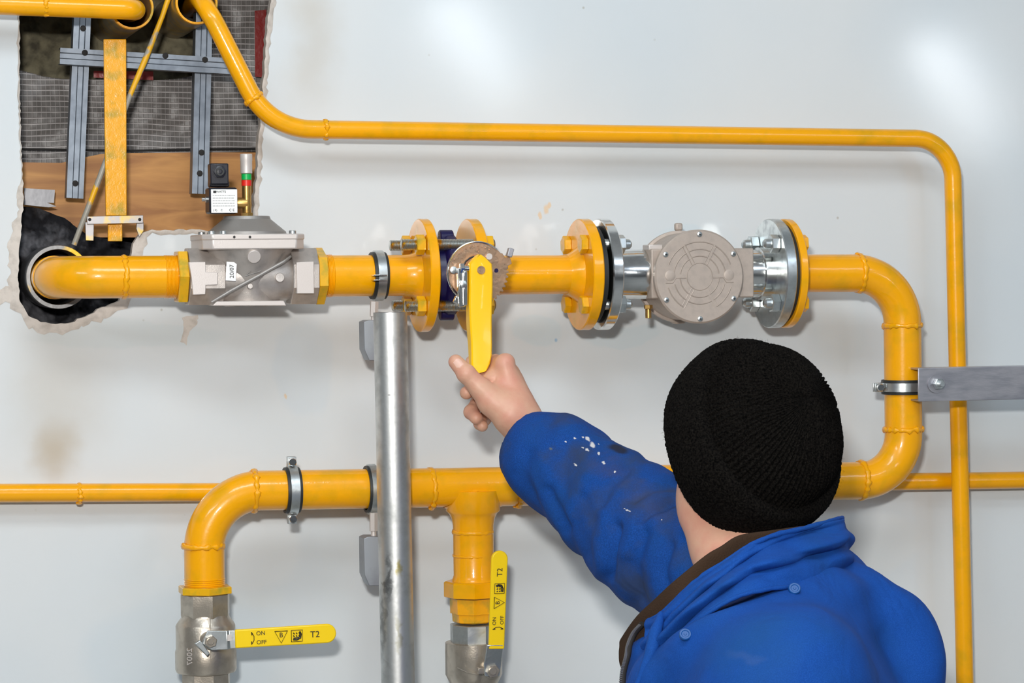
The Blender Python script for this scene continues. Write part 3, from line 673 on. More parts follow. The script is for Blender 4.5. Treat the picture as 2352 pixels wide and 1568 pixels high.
for k in range(6): nb.cyl(pc + V((.001 + (k % 2) * .002, -.0006, .021 + k * .0026)), (0, -1, 0), .0012, .0008, 8)
nb.build('stamped_marks', M_plate, t)
# stop tab at upper right, bolt, slot, hole
MB().box(P(1171, 580, .309), .0075, .010, .0125, Matrix.Rotation(math.radians(18), 3, 'Y')).build('stop_tab', M_bar, t, bevel=.001)
MB().cyl(P(1123, 589, .306), (0, -1, 0), .0046, .0022, 20).build('rivet', M_aluflat, t)
MB().cyl(P(1140, 621, .3056), (0, -1, 0), .0030, .0004, 20).build('hole', M_navy, t)
slot = MB().sweep([P(1066, 608, .3055), P(1070, 600, .3055), P(1080, 592, .3055), P(1090, 589, .3055)], .0012, 8); slot.build('slot', M_ink, t)
# latch trigger beside the lever
lt = MB().box(P(1058, 660, .316), .0085, .010, .055, Matrix.Rotation(math.radians(-2), 3, 'Y')).box(P(1068, 662, .321), .006, .010, .048)
lt.box(P(1052, 690, .313), .012, .007, .010, Matrix.Rotation(math.radians(25), 3, 'Y'))
lt.build('latch', M_chrome, t, bevel=.0012)
MB().cyl(P(1064, 617, .320), XA, .0042, .014, 20).hexp(P(1056, 616, .318), XA, .0075, .006).build('latch_bolt', M_chrome, t)
MB().hexp(P(1063, 652, .322), (0, -1, 0), .0055, .005).build('latch_screw', M_zinc, t)
MB().lathe(P(1041, 620, .307), (0, -1, 0), [(0, .0055), (.003, .005), (.004, .002)], 16).build('latch_rivet', M_zinc, t)
# lever (hollow stamped handle) as a loft of outlines
def loft(secs):
    """each section: centre point(px,py,d), half width px, depth m"""
    mb = MB(); vs = []; n = 8
    for (px, py, d, hw, dp, tl) in secs:
        l = P(px - hw, py + tl, d); r = P(px + hw, py - tl, d)
        x = (r - l); c = .0022; xn = x.normalized()
        vs += [l + V((0, dp, 0)), l + V((0, c, 0)), l + xn * c, r - xn * c, r + V((0, c, 0)), r + V((0, dp, 0))]
    m = len(secs); fs = [(i * 6 + k, i * 6 + (k + 1) % 6, (i + 1) * 6 + (k + 1) % 6, (i + 1) * 6 + k) for i in range(m - 1) for k in range(6)]
    fs += [tuple(range(6)), tuple(reversed(range((m - 1) * 6, m * 6)))]
    return mb.add(vs, fs)
lv = loft([(1103, 584, .327, 3, .013, 0), (1104, 592, .327, 13, .013, 0), (1105, 606, .327, 26, .014, 0), (1106, 625, .327, 26.5, .015, 0), (1106, 660, .328, 26.5, .016, 0), (1105, 700, .330, 26.5, .019, 0),
           (1105, 735, .333, 25.5, .022, 0), (1106, 765, .337, 24.5, .022, 0), (1107, 790, .341, 24, .020, 0), (1107, 815, .346, 23.5, .018, 0), (1105, 835, .350, 21.5, .015, 0), (1103, 850, .353, 18, .012, 3), (1103, 856, .354, 15, .010, 4)])
lever = lv.build('lever_handle', M_lever, t, 50, bevel=.0008)
MB().cyl(P(1105, 620, .3275), (0, -1, 0), .0058, .0012, 24).build('pivot_pin', M_plate, lever)

# ------------------------------------------------------------------ studs and bolts
def axial_thing(name, px, up, out, label, group, build):
    c = on_axis(px, up, out); t = thing(name, c, label, 'bolt', group); build(t, c); return t
BC = .0442
def stud(pxl, pxr, up, out, label, dn=0):
    """threaded stud whose ends show at these main-line pixels"""
    a = AX(pxl) + V((0, 0, up)) + V((0, -out, 0)); b = AX(pxr) + V((0, 0, up)) + V((0, -out, 0)); L_ = (b - a).length
    t = thing('stud_bolt', a, label, 'bolt', 'stud bolts through the butterfly valve flanges')
    prof = []; n = int(L_ / .0022)
    for i in range(n): prof += [(L_ * i / n, .0074), (L_ * (i + .5) / n, .0082)]
    prof.append((L_, .0072)); MB().lathe(a, XA, prof, 20).build('stud', M_stud, t, 60)
    fa = AX(960) + V((0, -out, up)); MB().hexp(fa - XA * .0135, XA, .0145, .0130, phase=PI / 6).build('nut', M_ynut, t, 25)
    fb = AX(1094) + V((0, -out, up)); MB().hexp(fb - XA * .0005, XA, .0145, .0130, phase=0).build('nut', M_ynut, t, 25)
stud(907, 1118, BC, BC, 'upper front stud bolt joining the two flanges of the navy valve')
stud(912, 1118, BC, -BC, 'upper rear stud bolt joining the two flanges of the navy valve')
stud(914, 1118, -BC, BC, 'lower front stud bolt joining the two flanges of the navy valve')
stud(916, 1118, -BC, -BC, 'lower rear stud bolt joining the two flanges of the navy valve')
def flbolt(head_px, hdir, nut_px, up, out, mh, mn, label, grp, dome=False):
    o_ = V((0, -out, up)); h = AX(head_px) + o_; n = AX(nut_px) + o_
    t = thing('flange_bolt', h, label, 'bolt', grp); s = XA * hdir   # hdir: direction the head points outward
    MB().hexp(h - s * .0005, s, .0138, .0105, phase=random.uniform(0, 1)).build('bolt_head', mh, t, 25)
    sh = MB().lathe(h, -s, [(0, .0078), ((n - h).length + .016, .0078), ((n - h).length + .021, .0072), ((n - h).length + .024, .004)], 20); sh.build('shank', M_zinc, t)
    MB().hexp(n, -s, .0140, .0130, phase=random.uniform(0, 1)).build('nut', mn, t, 25)
for up, un in ((BC, 'upper'), (-BC, 'lower')):
    for out_, on in ((BC, 'front'), (-BC, 'rear')):
        flbolt(1327, -1, 1394, up, out_, M_ynut, M_zinc, f'{un} {on} bolt with yellow head on the flange left of the round meter', 'bolts left of the meter')
        flbolt(1813, 1, 1763, up, out_, M_yellow, M_zinc, f'{un} {on} bolt with silver nut on the flange right of the round meter', 'bolts right of the meter')

# ------------------------------------------------------------------ gas meter
mc = AX(1600)
t = thing('gas_meter', V((mc.x, mc.y, mc.z - .07)), 'round beige aluminium gas meter with silver flanges on each side', 'gas meter')
fC, fD = AX(1372), AX(1394); flange(AX(1371), XA, .0165, t, M_chrome, bore=.038)
MB().lathe(AX(1353), XA, [(0, .030), (0, .072), (.0085, .072), (.0085, .030)], 64).build('gasket', M_rubber, t)
MB().lathe(AX(1393), XA, [(0, .041), (.010, .037), (.06, .037)], 56).build('nozzle', M_chrome, t, 40)
MB().lathe(AX(1763), -XA, [(-.004, .0395), (.016, .0395), (.017, .0362), (.055, .0362)], 56).build('nozzle', M_chrome, t, 25)
flange(AX(1763), XA, .0165, t, M_zinc, bore=.036)
MB().lathe(AX(1788), XA, [(0, .030), (0, .076), (.0055, .076), (.0055, .030)], 64).build('gasket', M_rubber, t)
mf = P(1607, 635, .185); my = V((0, 1, 0))
MB().box(V(((AX(1471).x + AX(1712).x) / 2 + .002, -.13, mc.z + .001)), (AX(1712).x - AX(1471).x) * .97, .076, .0735).build('housing', M_meter, t, bevel=.002)
RM = .0695
MB().lathe(mf, my, [(.0, RM - .0025), (.0025, RM), (.010, RM), (.011, RM - .002), (.02, RM - .004), (.085, RM - .004), (.086, RM), (.094, RM), (.096, RM - .002)], 80).build('body_drum', M_meter, t, 30)
# embossed cover pattern
cv = MB()
def arc(r, a0, a1, w_=.0011):
    n = max(6, int((a1 - a0) / 4)); cv.sweep([mf + V((math.cos(math.radians(a0 + (a1 - a0) * i / n)) * r, .0003, math.sin(math.radians(a0 + (a1 - a0) * i / n)) * r)) for i in range(n + 1)], w_, 6)
for r, secs in ((.0515, ((20, 62), (118, 160), (65, 115), (198, 240), (300, 342))), (.0405, ((8, 60), (65, 115), (120, 172), (196, 238), (243, 297), (302, 344))), (.0305, ((8, 60), (65, 115), (120, 172), (186, 238), (243, 297), (302, 354)))):
    for a_, b_ in secs: arc(r, a_, b_)
arc(.020, 0, 360, .0008)
for a in (62, 118, 240, 300):
    for s_ in (-1, 1):
        ca, sa = math.cos(math.radians(a)), math.sin(math.radians(a)); off = V((-sa, 0, ca)) * (.0024 * s_)
        cv.sweep([mf + V((ca * .021, .0003, sa * .021)) + off, mf + V((ca * .053, .0003, sa * .053)) + off], .0008, 6)
for s_ in (-1, 1):
    cv.sweep([mf + V((s_ * .021, .0003, -.002)), mf + V((s_ * .037, .0003, -.002)), mf + V((s_ * .042, .0003, -.009)), mf + V((s_ * .053, .0003, -.009))], .0009, 6)
    cv.lathe(mf + V((s_ * .046, .001, .002)), (0, -1, 0), [(0, .0082), (.0016, .0080), (.0022, .0060), (.0024, .002)], 24)
cv.build('cover_ribs', M_meter, t, 60)
for a in (90, 148, 32, 213, 328, 270):
    q = mf + V((math.cos(math.radians(a)) * .0625, -.0002, math.sin(math.radians(a)) * .0625))
    s = MB().lathe(q, (0, -1, 0), [(0, .0042), (.0018, .0038), (.0028, .002)], 18).build('screw', M_zinc, t)
    MB().box(q + V((0, -.0028, 0)), .0042, .0006, .0009).box(q + V((0, -.0028, 0)), .0009, .0006, .0042).build('cross_slot', M_ink, s)
MB().box(P(1499, 568, .145), .022, .03, .008).build('top_pad', M_aluflat, t, bevel=.0015)
MB().hexp(P(1489, 700, .15), (0, 0, -1), .0065, .006).cyl(P(1489, 709, .15), (0, 0, -1), .0045, .014, 20).build('drain_plug', M_brass, t)
MB().box(P(1558, 521, .09), .012, .01, .012).build('rear_lug', M_meter, t, bevel=.003)
lugb = MB().prism([P(1492, 698, .10), P(1530, 698, .10), P(1575, 742, .10), P(1555, 744, .10)], (0, .02, 0)); lugb.build('rear_bracket', M_meter, t, bevel=.002)

# ================================================================== MANIFOLD (right pipe, elbows, lower header, tee, left drop)
t = thing('gas_manifold', P(1100, 1150, .13), 'thick yellow welded pipework with two right elbows, a tee and a left drop', 'gas piping')
pA = AX(1812); pB = AX(2072); pC = P(2076, 1102, .13); pD = P(1085, 1120, .13); pE = P(468, 1128, .13); pF = P(470, 1345, .13)
pB = P(2072, 627, .13)
main = fillet([pA, pB, pC, pE, pF], [0, .078, .070, .082, 0], 18)
MB().sweep(main, R_P - .0012, 44, nz=.0004, nf=30).build('pipe', M_yellow, t, 80)
flange(AX(1796), XA, .0115, t, M_yellow); MB().lathe(AX(1812), XA, [(-.003, .045), (.008, .042), (.02, R_P)], 40, caps=False).build('flange_hub', M_yellow, t)
up = V((0, 0, 1)); RB = R_P - .001
for c, ax in ((AX(1972), XA), (P(2073, 748, .13), up), (P(2075, 986, .13), up), (P(1978, 1103, .13), XA), (P(583, 1127, .13), XA), (P(467, 1253, .13), up), (P(990, 1122, .13), XA), (P(1188, 1118.5, .13), XA)):
    bead(c, ax, RB + .0003, t, .0023, .0022)
# tee branch
tb = MB().lathe(P(1086, 1125, .13), -up, [(.0, .040), (.030, .0400), (.034, .0355), (.042, .0318), (.052, .0300), (.125, .0296), (.133, .0325), (.137, .0365)], 44); tb.build('tee_branch', M_yellow, t, 60)
bead(P(1086, 1221, .13), up, .0292, t, .0020, .0012)
bead(P(1086, 1275, .13), up, .0292, t, .0012, .0008)
# saddle blend of the tee
sd = MB(); 
TC = P(1086, 1119, .13)
sdv = []
nA, nB = 48, 8
for j in range(nB + 1):
    tt = j / nB
    for k in range(nA):
        a = 2 * PI * k / nA; xx, yy = math.cos(a), math.sin(a)
        rr = .0296 + .016 * (1 - math.sin(tt * PI / 2)) ; X_ = xx * rr; Y_ = yy * min(rr, .0296)
        zc = math.sqrt(max(0, (R_P - .001) ** 2 - min(Y_ ** 2, .0009)))
        zz = -zc - .020 * (1 - math.cos(tt * PI / 2)) * (abs(xx) ** .8) - .003 * tt
        sdv.append(TC + XA * X_ + V((0, Y_, 0)) + V((0, 0, zz + .0005)))
sd.add(sdv, [(j * nA + k, j * nA + (k + 1) % nA, (j + 1) * nA + (k + 1) % nA, (j + 1) * nA + k) for j in range(nB) for k in range(nA)])
sd.build('tee_saddle', M_yellow, t, 80)
# left drop end: thread, lock nut
thread(P(470, 1344, .13), up, R_P - .0008, .011, 4, t)
MB().hexp(P(471, 1362, .13), up, .0405, .0105, phase=0, bev=.04).build('lock_nut', M_ynut, t, 25)
# union under the tee
MB().lathe(P(1086, 1369, .13), up, [(0, .0415), (.001, .0425), (.021, .0425), (.023, .040)], 8, phase=PI / 8 + .2).build('union_nut', M_yellow, t, 25)
MB().lathe(P(1086, 1372, .13), -up, [(0, .034), (.022, .0335), (.0225, .031), (.034, .030), (.036, .027)], 8, phase=.2).build('union_tail', M_yellow2, t, 25)

# ------------------------------------------------------------------ ball valves
def decal(c, xd, yd, sc_, parent):
    """lever markings: arrow, ON, OFF, triangle with B, crest, T2; c = lever centre, xd along it"""
    mb = MB(); xd = V(xd).normalized(); yd = V(yd).normalized(); z = xd.cross(yd)
    def pt(x, y): return c + xd * x * sc_ + yd * y * sc_ + z * .0004
    def txt(s_, size, x, y):
        v_, f_ = text_mesh(s_, size * sc_, pt(x, y), xd, yd, M_ink, parent); mb.add(v_, f_)
    def line(pts, r=.0004): mb.sweep([pt(*q) for q in pts], r, 5)
    txt('ON', .0085, -.034, .0065); txt('OFF', .0085, -.033, -.0065)
    line([(-.047, .008), (-.044, .003), (-.044, -.003), (-.047, -.008)], .0005); line([(-.0475, .009), (-.047, .0045)], .0007); line([(-.0475, -.009), (-.0475, -.0045)], .0007)
    line([(-.0135, .008), (.0055, .008), (-.004, -.0095), (-.0135, .008), (.0055, .008)], .0006); txt('B', .010, -.004, .002)
    line([(.011, -.0085), (.011, .008), (.0275, .008), (.0275, -.0085), (.011, -.0085), (.011, .008)], .0005)
    for i in range(3):
        for j in range(2): line([(.014 + i * .004, .0045 - j * .004), (.0155 + i * .004, .0025 - j * .004)], .0008)
    line([(.0235, .006), (.0255, .002), (.0245, -.0035), (.019, -.006), (.0135, -.0055)], .0011); line([(.014, -.0035), (.022, -.003), (.0235, .002)], .0009)
    txt('T2', .013, .046, 0)
    mb.build('printed_marks', M_ink, parent, 60, label='black printed marks ON, OFF, B, T2')
def ball_valve(cx, ytop, label, horizontal):
    d = .13; s = S(cx, d); c = P(cx, ytop, d)
    t = thing('ball_valve', c + V((0, 0, -.16)), label, 'ball valve', 'ball valves with yellow levers')
    if horizontal:
        MB().lathe(c, -up, [(0, .0345), (.001, .0362), (.030, .0362), (.033, .035)], 8, phase=PI / 8 + .25).build('hex_end', M_nickel, t, 25)
        MB().lathe(c - up * .030, -up, [(0, .034), (.004, .0345), (.012, .0405), (.016, .0425), (.048, .0425), (.053, .0438), (.078, .0438), (.082, .042), (.084, .036)], 56).build('valve_body', M_nickel, t, 30)
        MB().lathe(c - up * .112, -up, [(0, .0355), (.035, .0355), (.036, .034)], 8, phase=PI / 8 + .25).build('hex_end', M_nickel, t, 25)
        piv = P(483, 1472, .188)
        v_, f_ = text_mesh('2007', .0125, V((0, 0, 0)), (1, 0, 0), (0, 1, 0), M_nickel, t)
        # wrap the cast year vertically round the body
        tv = []; cz = P(430, 1500, .13).z; 
        for q in v_:
            ang = math.radians(-40) + (-q.y) / .0436 ; rr = .0437 + q.z * 3 + .0002
            tv.append(V((c.x + math.sin(ang) * rr, c.y - math.cos(ang) * rr, cz - q.x * 1)))
        MB().add(tv, f_).build('cast_year', M_aluflat, t)
        seam = MB().box(c + V((0, -.0437, -.06)), .0012, .0015, .07).build('casting_seam', M_nickel, t)
    else:
        MB().lathe(c, -up, [(0, .0340), (.001, .0350), (.032, .0350)], 8, phase=PI / 8 + .1).build('hex_end', M_zinc, t, 25)
        MB().lathe(c - up * .026, -up, [(0, .0395), (.001, .0415), (.012, .0418), (.048, .0418), (.056, .038), (.064, .034), (.10, .034)], 56).build('valve_body', M_nickel, t, 30)
        piv = P(1131, 1540, .188)
        MB().sweep([P(1050, 1533, .1715), P(1075, 1545, .174), P(1100, 1550, .176)], .0007, 6).build('casting_seam', M_nickel, t)
    MB().cyl(V((piv.x, -.16, piv.z)), (0, -1, 0), .012, .026, 28).build('stem_collar', M_nickel, t)
    return t, piv
def strap(pts, w_, th, name, m, parent, nrm=(0, -1, 0)):
    """bent sheet strap along a path, width w_ across, thickness th"""
    pts = [V(q) for q in pts]; vs = []; n = len(pts); nn = V(nrm)
    for i in range(n):
        tn = (pts[min(i + 1, n - 1)] - pts[max(i - 1, 0)]).normalized(); a = tn.cross(nn).normalized(); k = a.cross(tn).normalized(); wi = w_[i] if hasattr(w_, '__len__') else w_
        vs += [pts[i] + a * wi / 2 + k * th / 2, pts[i] - a * wi / 2 + k * th / 2, pts[i] - a * wi / 2 - k * th / 2, pts[i] + a * wi / 2 - k * th / 2]
    fs = [(i * 4 + k, i * 4 + (k + 1) % 4, (i + 1) * 4 + (k + 1) % 4, (i + 1) * 4 + k) for i in range(n - 1) for k in range(4)] + [(0, 1, 2, 3), ((n - 1) * 4 + 3, (n - 1) * 4 + 2, (n - 1) * 4 + 1, (n - 1) * 4)]
    return MB().add(vs, fs).build(name, m, parent, 40, bevel=th * .3)
def lever(parent, A, B, c_arm, wd, d):
    """A -> B: centreline of the yellow sleeve"""
    xd = (B - A).normalized(); yd = V((0, -1, 0)).cross(xd).normalized()
    if yd.z < -.1: yd = -yd
    L_ = (B - A).length; pts = []; hw = wd / 2; n = 14
    pts += [A + yd * hw * .96, A - yd * hw * .96]
    pts += [B - xd * hw - yd * hw] if False else []
    for i in range(n + 1):
        a = -PI / 2 + PI * i / n; pts.append(B - xd * hw + xd * (math.cos(a) * hw) + yd * (math.sin(a) * hw))
    o = MB().prism([q + V((0, -.002, 0)) for q in pts], (0, .006, 0)).build('lever_handle', M_lever2, parent, 50, bevel=.0018)
    return o, xd, yd
# left valve, lever level
t1, piv = ball_valve(471, 1362, 'nickel-plated ball valve under the left drop, its yellow lever pointing right', True)
strap([P(470, 1462, .197), P(490, 1470, .197), P(522, 1469, .197), P(527, 1468, .200), P(548, 1467, .201)], [.020, .028, .027, .026, .025], .003, 'lever_arm', M_zinc, t1)
MB().prism([P(448, 1478, .197), P(460, 1470, .197), P(482, 1500, .197), P(476, 1506, .197)], (0, .008, 0)).build('stop_lug', M_zinc, t1, bevel=.0008)
MB().box(P(527, 1464, .2005), .006, .003, .009).build('arm_slot', M_aluflat, t1)
MB().hexp(P(483, 1472, .198), (0, -1, 0), .0092, .0065, phase=.3).cyl(P(483, 1472, .203), (0, -1, 0), .0048, .005, 20).build('lever_nut', M_nickel, t1, 25)
o, xd, yd = lever(t1, P(540, 1467, .203), P(772, 1453, .203), None, .0272, .203)
decal(P(652, 1461, .2055), (P(772, 1453, .2) - P(540, 1467, .2)), V((0, 0, 1)) - .0 * XA, .97, o)
# centre valve, lever upright
t2, piv = ball_valve(1087, 1432, 'nickel-plated ball valve below the tee, its yellow lever pointing up', False)
strap([P(1130, 1552, .197), P(1131, 1525, .197), P(1133, 1512, .199), P(1137, 1480, .206)], [.022, .026, .025, .024], .003, 'lever_arm', M_zinc, t2)
MB().hexp(P(1131, 1540, .198), (0, -1, 0), .0100, .0065, phase=.1).cyl(P(1131, 1540, .203), (0, -1, 0), .0056, .005, 20).build('lever_nut', M_nickel, t2, 25)
MB().box(P(1105, 1540, .192), .010, .006, .009).build('stop_lug', M_nickel, t2, bevel=.001)
o, xd, yd = lever(t2, P(1140, 1490, .205), P(1148, 1264, .205), None, .0245, .205)
decal(P(1146, 1378, .2075), (P(1148, 1264, .2) - P(1140, 1490, .2)), V((-1, 0, 0)), .88, o)

# ================================================================== POST, CLAMPS, BRACKETS
t = thing('support_post', P(915, 1900, .205), 'shiny galvanised round post standing in front of the lower pipe', 'post')
pt0, pt1 = P(896, 717, .20), P(917, 1700, .20); pax = (pt1 - pt0).normalized(); pt2 = pt0 + pax * ((pt0.z - 0) / -pax.z)
post = MB().sweep([pt0 + pax * ((pt2 - pt0).length * i / 12) for i in range(13)], .0242, 48, caps=False).build('tube', M_pole, t, 80)
MB().lathe(pt0, pax, [(.0, .0242), (0, .0215), (.30, .0215)], 48, caps=False).build('bore', M_sleeve_d, t)
MB().cyl(pt2 + V((0, 0, .006)), (0, 0, -1), .06, .006, 32).build('base_plate', M_pole, t)
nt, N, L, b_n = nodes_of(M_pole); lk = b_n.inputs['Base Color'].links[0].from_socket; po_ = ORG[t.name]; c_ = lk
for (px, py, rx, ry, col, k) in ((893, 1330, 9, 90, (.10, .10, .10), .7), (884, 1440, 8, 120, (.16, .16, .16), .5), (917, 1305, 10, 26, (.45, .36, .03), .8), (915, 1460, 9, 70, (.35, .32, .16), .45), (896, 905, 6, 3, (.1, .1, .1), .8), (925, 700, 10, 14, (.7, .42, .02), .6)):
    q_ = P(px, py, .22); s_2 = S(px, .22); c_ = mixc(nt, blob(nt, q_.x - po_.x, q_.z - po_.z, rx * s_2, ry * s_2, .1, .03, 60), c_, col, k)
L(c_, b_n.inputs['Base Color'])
scuff = mat('scuffed_zinc_paint', (.25, .25, .24), .6, .3, noise_col=(.5, .42, .1), nscale=40)
def clamp_stem(px0, py0, px1, py1, d, parent):
    a = P(px0, py0, d); b = P(px1, py1, d); l = (b - a).length
    MB().hexp(a, b - a, .0062, l * .7).cyl(a + (b - a) * .65, b - a, .004, l * .35, 16).build('threaded_stem', M_aluflat, parent, 25)
def pipe_clamp(c, ax, R, label, ears, w_=.020):
    t = thing('pipe_clamp', c, label, 'pipe clamp', 'rubber-lined pipe clamps')
    ax_ = V(ax).normalized()
    MB().lathe(c - ax_ * w_ / 2, ax_, [(0, R + .0002), (0, R + .004), (.004, R + .0045), (w_ - .004, R + .0045), (w_, R + .004), (w_, R + .0002)], 56, caps=False).build('rubber_lining', M_rubber, t, 50)
    MB().lathe(c - ax_ * w_ * .30, ax_, [(0, R + .004), (0, R + .0066), (w_ * .6, R + .0066), (w_ * .6, R + .004)], 56, caps=False).build('band', M_zinc, t, 30)
    for e in ears:
        e = V(e).normalized(); k = ax_.cross(e).normalized()
        p0 = c + e * (R + .003)
        for s_ in (-1, 1):
            MB().box(p0 + e * .008 + k * .0032 * s_, *( (w_ * .62, .0025, .017) if abs(e.z) > .5 else (.017, .0025, w_ * .62))).build('ear', M_zinc, t, bevel=.0008)
        sc2 = MB().cyl(p0 + e * .009 + V((0, -.012, 0)), (0, 1, 0), .0056, .006, 20).cyl(p0 + e * .009 + V((0, -.008, 0)), (0, 1, 0), .003, .022, 14); sc2.build('screw', M_chrome, t)
    return t
# clamp on the main line, opened sideways
cA = pipe_clamp(AX(868), XA, R_P, 'rubber-lined clamp on the main pipe above the top of the post', [], .021)
for pz in (632, 643): MB().box(P(871, pz, .17), .019, .018, .002).build('ear', M_chrome, cA, bevel=.0006)
clamp_stem(860, 692, 858, 742, .15, cA)
pipe_clamp(P(670, 1125.5, .13), XA, R_P - .001, 'rubber-lined clamp on the lower run between left elbow and post', [(0, 0, 1), (0, 0, -1)], .021)
cB = pipe_clamp(P(853, 1123, .13), XA, R_P, 'paint-smeared clamp on the lower run half hidden by the post', [], .017)
clamp_stem(858, 1177, 858, 1238, .15, cB)
cC = pipe_clamp(P(2074, 888, .13), up, R_P - .001, 'rubber-lined clamp on the right vertical pipe beside the channel', [(-1, 0, 0)], .022)
for (y0, y1, lb) in ((735, 828, 'upper'), (1232, 1345, 'lower')):
    q = [P(836, y0 + 4, .165), P(846, y0, .165), P(872, y0, .165), P(872, y1, .165), P(848, y1, .165), P(837, y1 - 25, .165)]
    o = MB().prism(q, (0, .035, 0)).build('post_bracket', M_bar2, None, bevel=.001)
    tag(o, f'small grey sheet-metal bracket on the left of the post, {lb} one under its clamp', 'bracket', 'brackets on the post')
# steel channel at the right
t = thing('steel_channel', P(2240, 920, .16), 'grey galvanised steel channel sticking in from the right to the vertical pipe', 'steel channel')
z_t, z_b = P(2108, 845, .185).z, P(2108, 922, .185).z; xa_, xb_ = P(2108, 880, .185).x, 2.4
zc = (z_t + z_b) / 2; hh = z_t - z_b
pf = [V((xa_, -.187, z_t)), V((xa_, -.187, z_b)), V((xa_, -.153, z_b)), V((xa_, -.153, z_b + .003)), V((xa_, -.184, z_b + .003)), V((xa_, -.184, z_t - .003)), V((xa_, -.153, z_t - .003)), V((xa_, -.153, z_t))]
MB().prism(pf, (xb_ - xa_, -.0, -.004)).build('channel', M_bar, t, bevel=.0008)
wq = P(2150, 881, .1875)
MB().cyl(wq, (0, -1, 0), .0142, .0016, 36).build('washer', M_bar, t); MB().hexp(wq + V((.002, -.0016, 0)), (0, -1, 0), .0088, .008).build('nut', M_zinc, t, 25)
MB().cyl(wq + V((.002, -.009, 0)), (0, -1, 0), .0042, .010, 20).build('threaded_rod', M_zinc, t)

# ================================================================== LAMPS (behind the camera, seen as soft reflections)
for (p0, p1, zl) in (((1035, 30), (1150, 205), 2.55), ((1262, 365), (1272, 385), 2.45), ((2150, 120), (2290, 345), 2.35)):
    ends = []
    for px, py in (p0, p1):
        r = ray(px, py); tt = (zl - CAM.z) / r.z; q = CAM + r * tt; ends.append(V((min(q.x, X1 - .2), -q.y, zl)))
    A_, B_ = ends; B_ = V((B_.x, max(B_.y, YB + .3), zl)); L_ = (B_ - A_).length; dr = (B_ - A_).normalized()
    if L_ > 4.5: B_ = A_ + dr * 4.5; L_ = 4.5
    t = thing('tube_lamp', (A_ + B_) / 2, 'fluorescent tube lamp hanging from the ceiling across the room', 'lamp', 'tube lamps across the room')
    MB().cyl(A_, dr, .055, L_, 20).build('tube', M_tube, t)
    MB().sweep([A_ + V((0, 0, .09)), B_ + V((0, 0, .09))], .05, 4).build('lamp_housing', M_room, t)
    for e in (A_ + dr * .1, B_ - dr * .1): MB().sweep([e + V((0, 0, .1)), V((e.x, e.y, Z1))], .006, 8).build('hanger', M_room, t)

# ================================================================== PERSON
def surface_nets(Fv, o, h):
    """triangle-free isosurface of a sampled distance field"""
    nx, ny, nz_ = Fv.shape; ins = Fv < 0
    c = [ins[i:nx - 1 + i, j:ny - 1 + j, k:nz_ - 1 + k] for i in (0, 1) for j in (0, 1) for k in (0, 1)]
    s_ = sum(q.astype(np.int8) for q in c); act = (s_ > 0) & (s_ < 8); idx = -np.ones(act.shape, np.int64); ai = np.argwhere(act); idx[act] = np.arange(len(ai))
    acc = np.zeros((len(ai), 3)); cnt = np.zeros(len(ai))
    cor = [(i, j, k) for i in (0, 1) for j in (0, 1) for k in (0, 1)]
    val = {q: Fv[ai[:, 0] + q[0], ai[:, 1] + q[1], ai[:, 2] + q[2]] for q in cor}
    for a in cor:
        for d in range(3):
            if a[d] == 0:
                b = list(a); b[d] = 1; b = tuple(b); va, vb = val[a], val[b]; m_ = (va < 0) != (vb < 0)
                t_ = np.where(m_, va / np.where(m_, va - vb, 1), 0); p = np.tile(np.array(a, float), (len(ai), 1)); p[:, d] += t_
                acc[m_] += p[m_]; cnt[m_] += 1
    vt = (ai + acc / cnt[:, None]) * h + np.array(o); fs = []
    for d in range(3):
        e1, e2 = [x for x in range(3) if x != d]
        sl0 = [slice(1, -1)] * 3; sl0[d] = slice(0, -1); sl1 = list(sl0); sl1[d] = slice(1, None)
        A = ins[tuple(sl0)]; B = ins[tuple(sl1)]; ch = np.argwhere(A != B)
        base = ch.copy(); base[:, e1] += 1; base[:, e2] += 1
        flip = A[tuple(ch.T)]
        def cell(o1, o2):
            q = base.copy(); q[:, e1] -= o1; q[:, e2] -= o2; return idx[q[:, 0], q[:, 1], q[:, 2]]
        q = np.stack([cell(1, 1), cell(0, 1), cell(0, 0), cell(1, 0)], 1)
        if d == 1: flip = ~flip
        q[~flip] = q[~flip][:, ::-1]; fs.append(q)
    fs = np.concatenate(fs); fs = fs[(fs >= 0).all(1)]
    return vt, fs
